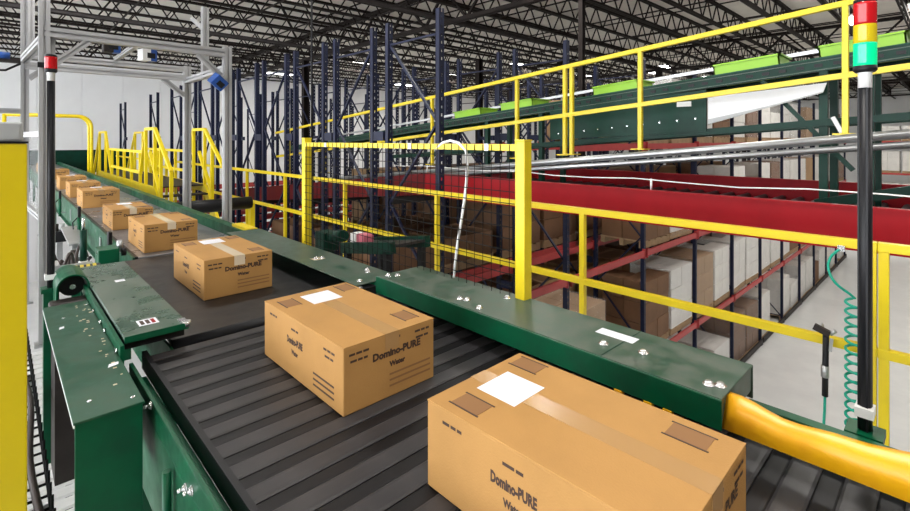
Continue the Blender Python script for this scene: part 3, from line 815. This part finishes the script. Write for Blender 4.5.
# ------------------------------------------------------------------ guard railing on the deck edge
def railing(name, label, x, ys, y0, y1, ztop, zmid, zb, sl=0.0, sz=0.045, base=True):
    t = thing(name, label, 'railing', (x, (y0+y1)/2, zb - sl*(y0+y1)/2))
    f = lambda y, z: z - sl*y
    for (nm, z_) in (('top_rail', ztop), ('mid_rail', zmid)):
        MB().bar((x, y0, f(y0, z_)), (x, y1, f(y1, z_)), sz).build(nm, 'yellow', t, 0.002)
    for y in ys:
        MB().box(x-sz*.45, x+sz*.45, y-sz*.45, y+sz*.45, f(y, zb), f(y, ztop)).build('post', 'yellow', t, 0.002)
        if base: MB().box(x-0.07, x+0.07, y-0.07, y+0.07, f(y, zb), f(y, zb)+0.012).build('base_plate', 'yellow', t)
    return t
railing('guard_railing', 'yellow two bar guard railing along the deck edge behind the mesh fence', 3.2, (0.305, 1.96, 3.62, 5.39, 7.15, 8.71, 10.7, 12.6), 0.283, 13.2, -0.535, -1.065, MZ)
railing('guard_railing', 'yellow railing section at the right edge beyond the black pole', 3.2, (0.258, -1.4), 0.281, -2.6, -0.535, -1.065, MZ)

# air hose and blow gun on the railing
pts = []
for k in range(0, 15*16):
    a = k/16.0
    pts.append((3.10+0.034*math.cos(a*2*math.pi), 0.362+0.034*math.sin(a*2*math.pi), -0.80 - 0.047*a))
lead = [(3.16, 0.42, -0.56), (3.13, 0.46, -0.60), (3.10, 0.47, -0.66), (3.09, 0.44, -0.73), (3.12, 0.38, -0.78)]
tail = [(3.12, 0.41, -1.53), (3.12, 0.46, -1.56), (3.13, 0.49, -1.52), (3.135, 0.486, -1.42), (3.135, 0.484, -1.34)]
for _ in range(3):
    lead = [lead[0]] + [tuple(a[j]*(1-f)+b[j]*f for j in range(3)) for a, b in zip(lead, lead[1:]) for f in (0.25, 0.75)] + [lead[-1]]
hs = thing('coiled_air_hose', 'teal coiled air hose hanging from the yellow railing beside the black pole', 'hose', (3.1, 0.385, -1.5))
MB().tube(lead + pts + tail, 0.0065, 7).build('hose', 'hoseg', hs)
MB().box(3.15, 3.18, 0.405, 0.435, -0.575, -0.545).build('wall_fitting', 'chrome', hs)
ag = thing('air_blow_gun', 'dark air blow gun hooked on the yellow mid rail', 'blow gun', (3.135, 0.484, -1.34))
MB().cyl((3.135, 0.484, -1.34), (3.135, 0.480, -1.02), 0.014, 12).build('handle', 'black', ag)
MB().bar((3.13, 0.53, -0.985), (3.13, 0.462, -1.01), 0.026, 0.03).build('gun_body', 'dark', ag)
MB().cyl((3.13, 0.462, -1.01), (3.13, 0.44, -0.985), 0.010, 10).build('nozzle', 'galv', ag)
MB().bar((3.13, 0.455, -1.03), (3.135, 0.462, -1.10), 0.008, 0.014).build('trigger', 'greyp', ag)
MB().cyl((3.135, 0.484, -1.24), (3.135, 0.484, -1.18), 0.018, 12).build('coupling', 'galv', ag)
MB().tube([(3.13, 0.50, -1.0), (3.16, 0.50, -0.97), (3.19, 0.50, -1.0), (3.20, 0.50, -1.035)], 0.005, 6).build('hook', 'galv', ag)

# small spur conveyor between fence and railing
sp = thing('spur_conveyor', 'short dark green spur conveyor on a stand behind the mesh fence', 'conveyor', (2.3, 3.4, MZ))
MB().bar((2.2, 3.0, -0.83), (2.2, 3.75, -0.95), 0.05, 0.09).build('side_rail', 'green_k', sp)
MB().bar((2.55, 3.0, -0.83), (2.55, 3.75, -0.95), 0.05, 0.09).build('side_rail', 'green_k', sp)
MB().bar((2.37, 3.0, -0.82), (2.37, 3.75, -0.94), 0.3, 0.02).build('belt', 'belt', sp)
for yy in (3.08, 3.66):
    for xx in (2.2, 2.55):
        MB().box(xx-0.025, xx+0.025, yy-0.025, yy+0.025, MZ, -0.92+0.16*(3.4-yy)).build('leg', 'black', sp)
t = thing('spare_part_bin', 'pink and white bin sitting on the spur conveyor behind the mesh', 'bin', (2.35, 3.6, -0.9))
MB().box(2.26, 2.36, 3.50, 3.62, -0.9, -0.82).build('bin_body', 'pink', t, 0.006)
MB().box(2.26, 2.36, 3.63, 3.72, -0.91, -0.82).build('bin_insert', 'white', t, 0.006)
MB().box(2.27, 2.35, 3.51, 3.61, -0.825, -0.815).build('rim', 'pink', t)
t = thing('gear_motor', 'dark green gear motor standing behind the left fence post', 'motor', (2.3, 4.1, MZ))
MB().cyl((2.3, 3.9, -0.88), (2.3, 4.15, -0.92), 0.055, 18).build('motor_body', 'green_k', t)
MB().box(2.22, 2.38, 4.12, 4.3, -1.06, -0.88).build('gearbox', 'green_k', t, 0.01)
MB().box(2.25, 2.35, 4.15, 4.27, MZ, -1.06).build('stand', 'green_k', t)

# ------------------------------------------------------------------ yellow crossover stair and goal post far left
gp = thing('goal_post_barrier', 'round yellow pipe goal post spanning the far belt', 'barrier', (0.9, 14.1, MZ))
for i, dy in enumerate((0.0, 0.45)):
    pts = [(0.1, 14.1+dy, 0.56)]
    pts += [(1.35, 14.1+dy, 0.56)] + [(1.35+0.25*math.sin(a*math.pi/12), 14.1+dy, 0.31+0.25*math.cos(a*math.pi/12)) for a in range(1, 6)] + [(1.6, 14.1+dy, 0.31), (1.6, 14.1+dy, MZ)]
    pts = [(0.1, 14.1+dy, MZ)] + pts if False else pts
    MB().tube(pts, 0.034, 10).build('pipe', 'yellow', gp)
    MB().cyl((0.1, 14.1+dy, 0.56), (0.1, 14.1+dy, MZ), 0.034, 10).build('upright', 'yellow', gp)
stt = thing('crossover_stair', 'yellow crossover stair with handrails beside the far end of the belt', 'stair', (2.2, 11.0, MZ))
for xx in (1.78, 2.5):
    for (a, b) in (((15.26, -0.79), (14.3, 0.18)), ((14.3, 0.18), (13.43, 0.18)), ((13.43, 0.18), (12.58, -0.78)), ((14.95, -1.25), (14.3, -0.3)),
                   ((12.84, -0.2), (9.53, -0.2)), ((12.58, -0.56), (9.69, -0.56)), ((9.75, -0.6), (9.31, 0.18)), ((9.31, 0.18), (8.68, 0.18)), ((8.68, 0.18), (7.7, -0.45)), ((9.0, -0.2), (8.3, -0.85))):
        MB().bar((xx, a[0], a[1]), (xx, b[0], b[1]), 0.045).build('handrail', 'yellow', stt)
    for (yy, z0, z1) in ((15.26, MZ, -0.79), (14.3, MZ, 0.18), (13.43, MZ, 0.18), (12.58, MZ, -0.2), (11.9, MZ, -0.2), (11.2, MZ, -0.2), (10.5, MZ, -0.2), (9.75, MZ, -0.2), (9.31, MZ, 0.18), (8.68, MZ, 0.18), (8.3, MZ, -0.1), (7.7, MZ, -0.45)):
        MB().box(xx-0.022, xx+0.022, yy-0.022, yy+0.022, z0, z1).build('handrail_post', 'yellow', stt)
    MB().bar((xx, 15.3, MZ+0.05), (xx, 14.3, -0.8), 0.04, 0.16).build('stringer', 'yellow', stt)
    MB().bar((xx, 7.7, MZ+0.05), (xx, 8.68, -0.8), 0.04, 0.16).build('stringer', 'yellow', stt)
    MB().bar((xx, 14.3, -0.8), (xx, 8.68, -0.8), 0.04, 0.12).build('stringer', 'yellow', stt)
for i in range(4):
    MB().box(1.8, 2.48, 15.15-0.24*i-0.1, 15.15-0.24*i+0.1, MZ+0.14+0.19*i, MZ+0.165+0.19*i).build('tread', 'dark', stt)
    MB().box(1.8, 2.48, 7.82+0.24*i-0.1, 7.82+0.24*i+0.1, MZ+0.14+0.19*i, MZ+0.165+0.19*i).build('tread', 'dark', stt)
MB().box(1.8, 2.48, 8.68, 14.3, -0.76, -0.74).build('landing', 'dark', stt)
railing('guard_railing', 'short yellow railing near the far wall beyond the stair', 2.9, (15.8, 17.0, 18.2, 19.4), 15.6, 19.6, -0.535, -1.065, MZ)
t = thing('black_drum_roller', 'black padded roller lying between belt and crossover stair', 'roller', (2.1, 7.2, MZ))
MB().cyl((1.62, 7.2, -0.92), (2.7, 7.2, -0.92), 0.09, 18).build('roller', 'black', t)
MB().box(1.6, 1.66, 7.15, 7.25, MZ, -0.92).build('stand', 'yellow', t)
MB().box(2.68, 2.74, 7.15, 7.25, MZ, -0.92).build('stand', 'yellow', t)

# ------------------------------------------------------------------ pallet racking
RX0, RP = 3.6, 2.52
RY0, RYP, RD = 4.03, 1.315, 0.97
TOPZ = 1.48
LV = (-4.06, -2.09, -0.12)
def make_post():
    m = MB(); wd, dp = 0.034, 0.036
    m.box(-wd, -wd+0.006, -dp, dp, FL, TOPZ)                       # web towards -x
    m.box(-wd, -wd*0.28, -dp, -dp+0.006, FL, TOPZ).box(wd*0.28, wd, -dp, -dp+0.006, FL, TOPZ)   # punched face towards -y
    z = FL
    while z < TOPZ-0.08:
        m.box(-wd*0.28, wd*0.28, -dp, -dp+0.006, z, z+0.055); z += 0.09
    m.box(-wd, wd, dp-0.006, dp, FL, TOPZ)
    m.box(-0.07, 0.07, -0.07, 0.07, FL, FL+0.01)
    return m
def make_brace(flip):
    m = MB(); z = 0.2; up = flip
    while z > FL + 0.1:
        a, b = (0.03, RD-0.03) if up else (RD-0.03, 0.03)
        m.bar((0, a, z), (0, b, z+1.0), 0.026, 0.03, (1, 0, 0)); up = not up; z -= 1.0
    for z in (-5.8, -2.8, 1.2): m.bar((0, 0.03, z), (0, RD-0.03, z), 0.022, 0.03, (1, 0, 0))
    return m
post0 = beam0 = tie0 = None
brace0 = {}
def rack(k, nb, levels):
    global post0, beam0, tie0
    fl = k % 2
    y = RY0 + k*RYP
    t = thing('pallet_rack', 'dark blue steel pallet rack, %s row back from the open aisle' % ORD[{10: 9, 14: 10}.get(k, k)], 'rack', (RX0, y, FL), 'rows of blue pallet racking')
    for i in range(nb+1):
        for yy in (0, RD):
            if post0 is None:
                post0 = make_post().build('post', 'blue'); post0.parent = t; post0.location = (0, 0, -FL)
            else: put(post0, t, (i*RP, yy, -FL))
        if fl not in brace0:
            brace0[fl] = make_brace(fl == 0).build('bracing', 'blue'); brace0[fl].parent = t; brace0[fl].location = (0, 0, -FL)
        else: put(brace0[fl], t, (i*RP, 0, -FL))
        if k and i < 4:
            for zz in (0.05, -2.4):
                if tie0 is None:
                    tie0 = MB().box(-0.03, 0.03, -0.26, -0.04, -0.06, 0.06).build('row_spacer', 'blue'); tie0.parent = t; tie0.location = (0, 0, zz-FL)
                else: put(tie0, t, (i*RP, 0, zz-FL))
    for i in range(nb):
        for z in levels:
            if i == 0 and z > -1: continue
            for yy in (-0.04, RD+0.04):
                if beam0 is None:
                    bm_ = MB().box(0.05, RP-0.05, -0.02, 0.02, -0.055, 0.055).box(0.045, 0.06, -0.03, 0.03, -0.09, 0.09).box(RP-0.06, RP-0.045, -0.03, 0.03, -0.09, 0.09)
                    beam0 = bm_.build('load_beam', 'beam'); beam0.parent = t; beam0.location = (i*RP, yy, z-FL)
                else: put(beam0, t, (i*RP, yy, z-FL))
    if k == 0:
        for i in range(nb):
            o = MB().box(RX0+i*RP+0.05, RX0+(i+1)*RP-0.05, y-0.09, y-0.05, FL+0.06, FL+0.2).build('floor_guard', 'dark', t)
    return t
for k in (0, 1, 2, 3, 4, 5, 6, 7, 8, 10, 14):
    rack(k, 11 if k < 2 else (6 if k < 5 else 3), LV if k < 2 else (LV[:2] if k < 5 else (LV[1],)))
# a rack facing us at the end of the aisle
er = thing('pallet_rack', 'distant blue rack closing the far end of the open aisle', 'rack', (40.0, 0, FL), 'rows of blue pallet racking')
for i in range(6):
    for xx in (0, 1.0): put(post0, er, (xx, -8.8+i*2.5, -FL))
for i in range(5):
    for z in LV:
        c = put(beam0, er, (-0.045, -8.8+i*2.5, z-FL), (0, 0, R(90)))

# pallet loads ---------------------------------------------------------------
CW, CD, CH = 0.53, 0.44, 0.40
def mk(m, n, mt, bev=0.0):
    o = m.build(n, mt, None, bev); COL.objects.unlink(o); return o
C0 = {c: mk(MB().box(-CW/2, CW/2, -CD/2, CD/2, 0.0, CH-0.01), 'carton', c, 0.006) for c in ('card_w', 'card_b', 'card_t')}
pal = MB()
for i in range(5): pal.box(-0.55+i*0.235, -0.40+i*0.235, -0.46, 0.46, 0.115, 0.137)
for yy in (-0.44, -0.04, 0.36): pal.box(-0.55, 0.55, yy, yy+0.09, 0.0, 0.115)
PAL = mk(pal, 'pallet', 'wood')
wr = MB().box(-0.545, 0.545, -0.455, 0.455, 0.13, 1.0)
WR = mk(wr, 'stretch_wrap', 'wrap')
def stack_mesh(nz):
    m = MB()
    for a in range(2):
        for b in range(2):
            for z in range(nz):
                m.box(-CW+a*(CW+0.005), -0.005+a*(CW+0.005), -CD+b*(CD+0.005), -0.005+b*(CD+0.005), 0.14+z*CH, 0.14+z*CH+CH-0.008)
    return m
ST = {}
def load(x, y, z, color, nz, label, detail, wrap, grp, rot=0.0, miss=0):
    t = thing('pallet_load', label, 'pallet load', (x, y, z), grp)
    t.rotation_euler = (0, 0, rot)
    p = PAL.copy(); COL.objects.link(p); p.parent = t
    if detail:
        n = 0
        for zi in range(nz):
            for a in (-1, 1):
                for b in (-1, 1):
                    n += 1
                    if zi == nz-1 and n % 4 < miss: continue
                    c = C0[color].copy(); COL.objects.link(c); c.parent = t
                    c.location = (a*(CW/2+0.005)+random.uniform(-.006, .006), b*(CD/2+0.005)+random.uniform(-.006, .006), 0.137+zi*CH)
    else:
        key = (color, nz)
        if key not in ST: ST[key] = mk(stack_mesh(nz), 'carton_stack', color)
        c = ST[key].copy(); COL.objects.link(c); c.parent = t
    if wrap:
        c = WR.copy(); COL.objects.link(c); c.parent = t; c.scale = (1, 1, (nz*CH+0.15)/1.0)
LN = {FL: 'floor level', LV[0]: 'first beam level', LV[1]: 'second beam level', LV[2]: 'top beam level'}
random.seed(21)
for lv in (FL, LV[0], LV[1], LV[2]):
    for i in range(11):
        if lv > -1 and i < 2: continue
        if lv > -3 and i < 1: continue
        if lv < -3 and i < 1: continue
        for h in (0, 1):
            if random.random() < 0.08: continue
            xx = RX0 + i*RP + (0.66 if h == 0 else 1.86)
            near = i < 5
            white = random.random() < (0.18 if i < 4 else 0.72)
            c = 'card_w' if white else random.choice(('card_b', 'card_b', 'card_t'))
            nz = random.choice((2, 3, 3, 3)) if lv < -1 else random.choice((2, 3))
            if lv == LV[1] and i < 2: continue
            if lv == LV[1] and i < 4: nz = 1 if i == 2 else 2
            if lv == FL and i < 4: nz = 2
            zb = lv + (0.055 if lv > FL else 0.0)
            nm = {'card_w': 'white', 'card_b': 'brown', 'card_t': 'tan'}[c]
            load(xx, RY0+RD/2-0.02, zb, c, nz, '%s carton load, aisle row, %s, %s bay from blue end posts, %s half' % (nm, LN[lv], ORD[i], 'near' if h == 0 else 'far'),
                 near, random.random() < 0.6 and (i > 3 or c != 'card_b'), 'pallet loads facing the aisle', random.uniform(-.03, .03), random.choice((0, 0, 1)))
for k in (1, 2, 3, 4):
    for i in range(0, 4 if k > 1 else 6):
        for lv in (LV[0], LV[1]) + ((LV[2],) if i > 1 and k == 1 else ()):
            for h in (0, 1):
                if random.random() < 0.12: continue
                xx = RX0 + i*RP + (0.66 if h == 0 else 1.86)
                c = random.choice(('card_b', 'card_b', 'card_b', 'card_t'))
                nm = {'card_w': 'white', 'card_b': 'brown', 'card_t': 'tan'}[c]
                load(xx, RY0+k*RYP+RD/2, lv+0.055, c, 1 if i == 0 and lv > -3 else (2 if lv > -1 else 3), '%s carton load, %s row, %s, %s bay from blue end posts, %s half' % (nm, ORD[k], LN[lv], ORD[i], 'near' if h == 0 else 'far'),
                     k == 1 and i < 3, False, 'pallet loads in the inner rack rows')
for i in range(5):
    for lv in LV + (FL,):
        for h in (0, 1):
            load(40.45, -8.8+i*2.5+0.65+h*1.2, lv+(0.055 if lv > FL else 0), 'card_w' if (i+h) % 3 else 'card_t', 3 if lv < -1 else 2,
                 'distant pallet load, end rack, %s, %s bay counted from the right, %s half' % (LN[lv], ORD[i], 'near' if h == 0 else 'far'), False, False, 'pallet loads in the distant rack', R(90))

# ------------------------------------------------------------------ red roller conveyor through the racks
rc = thing('red_roller_conveyor', 'long red sided roller conveyor passing through the first rack bay', 'conveyor', (4.95, 4.0, -0.7))
YB, YE, RS = 4.6, 14.5, 0.104                     # level to YB, then falling away
def redz(y, z): return z - max(0.0, y-YB)*RS
for xs in (3.88, 6.0):
    MB().box(xs-0.015, xs+0.015, -3, YB, -0.69, -0.42).box(xs-0.03, xs+0.03, -3, YB, -0.425, -0.41).build('side_panel', 'red', rc)
    MB().bar((xs, YB, -0.55), (xs, YE, redz(YE, -0.55)), 0.03, 0.27).build('side_panel', 'red_d', rc)
MB().box(3.9, 5.98, -3, YB, -0.69, -0.66).build('pan', 'dark', rc)
MB().bar((4.94, YB, -0.675), (4.94, YE, redz(YE, -0.675)), 2.08, 0.03).build('pan', 'dark', rc)
r0 = None
for i in range(80):
    yy = -1.6 + i*0.16
    if r0 is None: r0 = MB().cyl((3.91, yy, -0.615), (5.97, yy, -0.615), 0.035, 8).build('roller', 'black', rc, at=(4.95, yy, -0.615))
    else: put(r0, rc, (0, yy-4.0, redz(yy, 0.085)))
for yy in (-2.0, 5.17, 7.8, 10.4):
    MB().box(3.7, 6.05, yy-0.03, yy+0.03, redz(yy, -0.79), redz(yy, -0.70)).build('support_beam', 'dark', rc)
pts = [(3.9, 5.5 - 0.4*k, -0.335 - 0.012*math.sin(k*1.9)) for k in range(19)]
cbz = thing('pull_cord', 'thin white emergency pull cord strung above the red side panel', 'cord', (3.9, 1.75, -0.41))
MB().tube(pts, 0.005, 6).build('cord', 'white', cbz)
for yy in (4.6, 1.75, -0.9):
    MB().cyl((3.9, yy, -0.41), (3.9, yy, -0.32), 0.009, 8).build('cord_stand', 'white', cbz)

# ------------------------------------------------------------------ inclined green conveyor with catwalk rail
SL = 0.083
def zt(y, o=0.0): return 0.765 - SL*y + o
Y0, Y1 = -1.6, 11.2
ic = thing('incline_conveyor', 'dark green inclined conveyor climbing to the right above the red conveyor', 'conveyor', (5.35, 4.0, -0.6))
def along(x, o, w_, h, name, mt, y0=Y0, y1=Y1, par=None, sl=SL):
    z0, z1 = 0.765 - sl*y0 + o, 0.765 - sl*y1 + o
    return MB().bar((x, y0, z0), (x, y1, z1), w_, h).build(name, mt, par or ic)
along(5.1, -0.055, 0.03, 0.11, 'side_channel', 'green_k')
along(5.12, 0.004, 0.07, 0.012, 'channel_flange', 'green')
along(5.0835, -0.022, 0.004, 0.007, 'highlight_line', 'green_w')  # thin lighter strips drawn in for highlight lines along the channel
along(5.0835, -0.098, 0.004, 0.007, 'highlight_line', 'green_w')
along(5.62, -0.055, 0.03, 0.11, 'side_channel', 'green_k')
along(5.36, -0.045, 0.48, 0.015, 'belt', 'belt')
along(5.66, 0.16, 0.03, 0.035, 'guide_rail', 'galv')
s0 = None
for i in range(60):                                   # slots punched along the side channel
    yy = -0.6 + i*0.13
    m = MB().box(5.078, 5.0845, yy-0.028, yy+0.028, zt(yy, -0.073), zt(yy, -0.045))
    if s0 is None: s0 = m.build('channel_slot', 'black', ic, at=(5.08, yy, zt(yy, -0.05)))
    else: put(s0, ic, (5.08-5.35, yy-4.0, zt(yy, -0.05)+0.6))
for i in range(10):
    yy = -1.2 + i*1.25
    MB().cyl((5.66, yy, zt(yy, -0.05)), (5.66, yy, zt(yy, 0.16)), 0.012, 8).build('guide_post', 'galv', ic)
# deep drive panel with bolts, and the lower chord
pp = MB().prism([(5.06, 1.72, zt(1.72, -0.125)), (5.06, 3.57, zt(3.57, -0.10)), (5.06, 3.57, 0.0), (5.06, 1.72, 0.085)], (0.03, 0, 0)).build('drive_panel', 'green_k', ic)
for i in range(10):
    for j in range(2):
        yy = 1.82 + i*0.18
        zz = zt(yy, -0.20-0.22*j) + 0.02
        if zz > 0.05 - 0.03*i: MB().cyl((5.06, yy, zz), (5.052, yy, zz), 0.008, 6).build('bolt', 'chrome', pp)
MB().box(5.05, 5.06, 1.86, 2.0, 0.34, 0.39).build('name_plate', 'white', pp)
along(5.1, -0.56, 0.05, 0.06, 'lower_chord', 'green_k', Y0, 7.0, None, 0.072)
along(5.62, -0.56, 0.05, 0.06, 'lower_chord', 'green_k', Y0, 7.0, None, 0.072)
ws = MB().prism([(5.0, 1.683, 0.415), (5.0, 0.76, 0.478), (5.0, 0.785, 0.40), (5.0, 1.2, 0.285), (5.0, 1.683, 0.15)], (0.012, 0, 0)).build('white_chute_sheet', 'sheet', ic)
MB().prism([(4.995, 1.683, 0.20), (4.995, 1.2, 0.30), (4.995, 0.785, 0.405), (4.995, 0.785, 0.395), (4.995, 1.2, 0.285), (4.995, 1.683, 0.15)], (0.005, 0, 0)).build('sheet_fold', 'greyp', ws)
for yy in (0.50, 0.80, 3.75, 4.7):
    for xs in (5.13, 5.62):
        MB().box(xs-0.03, xs+0.03, yy-0.03, yy+0.03, -0.655, zt(yy, -0.1)).build('support_leg', 'green_k', ic)
MB().bar((5.1, 0.6, -0.25), (5.1, 1.25, zt(1.25, -0.12)), 0.035).build('support_brace', 'green_k', ic)
MB().bar((5.1, 0.85, -0.55), (5.1, -0.1, -0.30), 0.06, 0.08).build('support_brace', 'green_k', ic)
MB().bar((5.0, 0.72, 0.19), (5.0, 0.66, 0.06), 0.03).build('support_brace', 'white', ic)
# pipes carrying the catwalk posts
tag(MB().cyl((4.62, -1.6, 0.225), (4.62, 8.5, -0.77), 0.034, 16).build('steel_pipe', 'galv', at=(4.62, 3.5, -0.28)), 'upper of two parallel bare steel pipes under the catwalk rail', 'pipe')
tag(MB().cyl((4.62, -1.6, 0.145), (4.62, 8.5, -0.83), 0.026, 16).build('steel_pipe', 'galv', at=(4.62, 3.5, -0.36)), 'lower thinner of two parallel bare steel pipes under the catwalk rail', 'pipe')
railing('catwalk_railing', 'yellow sloping handrail climbing beside the inclined green conveyor', 4.7, (-1.0, 0.60, 2.22, 3.02, 3.11, 3.81, 5.43, 7.05, 8.67, 10.3), -1.6, 11.0, 1.098, 0.545, 0.09, 0.085, 0.045)
lb = ['lime green tote nearest the right edge on the incline conveyor', 'lime green tote left of the signal tower on the incline conveyor', 'lime green tote in the middle of the incline conveyor',
      'lime green tote just right of the third catwalk post', 'lime green tote lowest down the incline near the blue rack post']
for i, yy in enumerate((0.553, 1.40, 2.74, 4.2, 5.15)):
    zb = zt(yy, -0.06)
    t = thing('lime_tote', lb[i], 'tote', (5.36, yy, zb), 'lime totes on the incline conveyor')
    t.rotation_euler = (-math.atan(SL), 0, 0)
    def bd(m, n, mt, bev=0.0):
        o = m.build(n, mt, None, bev); o.parent = t; return o
    m = MB().box(-0.19, 0.19, -0.28, 0.28, 0, 0.012).box(-0.19, -0.178, -0.28, 0.28, 0, 0.17).box(0.178, 0.19, -0.28, 0.28, 0, 0.17).box(-0.19, 0.19, -0.28, -0.268, 0, 0.17).box(-0.19, 0.19, 0.268, 0.28, 0, 0.17)
    bd(m, 'tote_body', 'lime')
    m = MB().box(-0.21, -0.185, -0.30, 0.30, 0.165, 0.18).box(0.185, 0.21, -0.30, 0.30, 0.165, 0.18).box(-0.21, 0.21, -0.30, -0.275, 0.165, 0.18).box(-0.21, 0.21, 0.275, 0.30, 0.165, 0.18)
    bd(m, 'rim', 'lime')
# hanging rod at the centre of the picture
tag(MB().cyl((2.75, 5.40, MZ), (2.75, 5.40, 3.9), 0.012, 8).build('hanger_rod', 'black', at=(2.75, 5.4, MZ)), 'thin black rod rising straight from the deck to the roof left of the blue racks', 'rod')
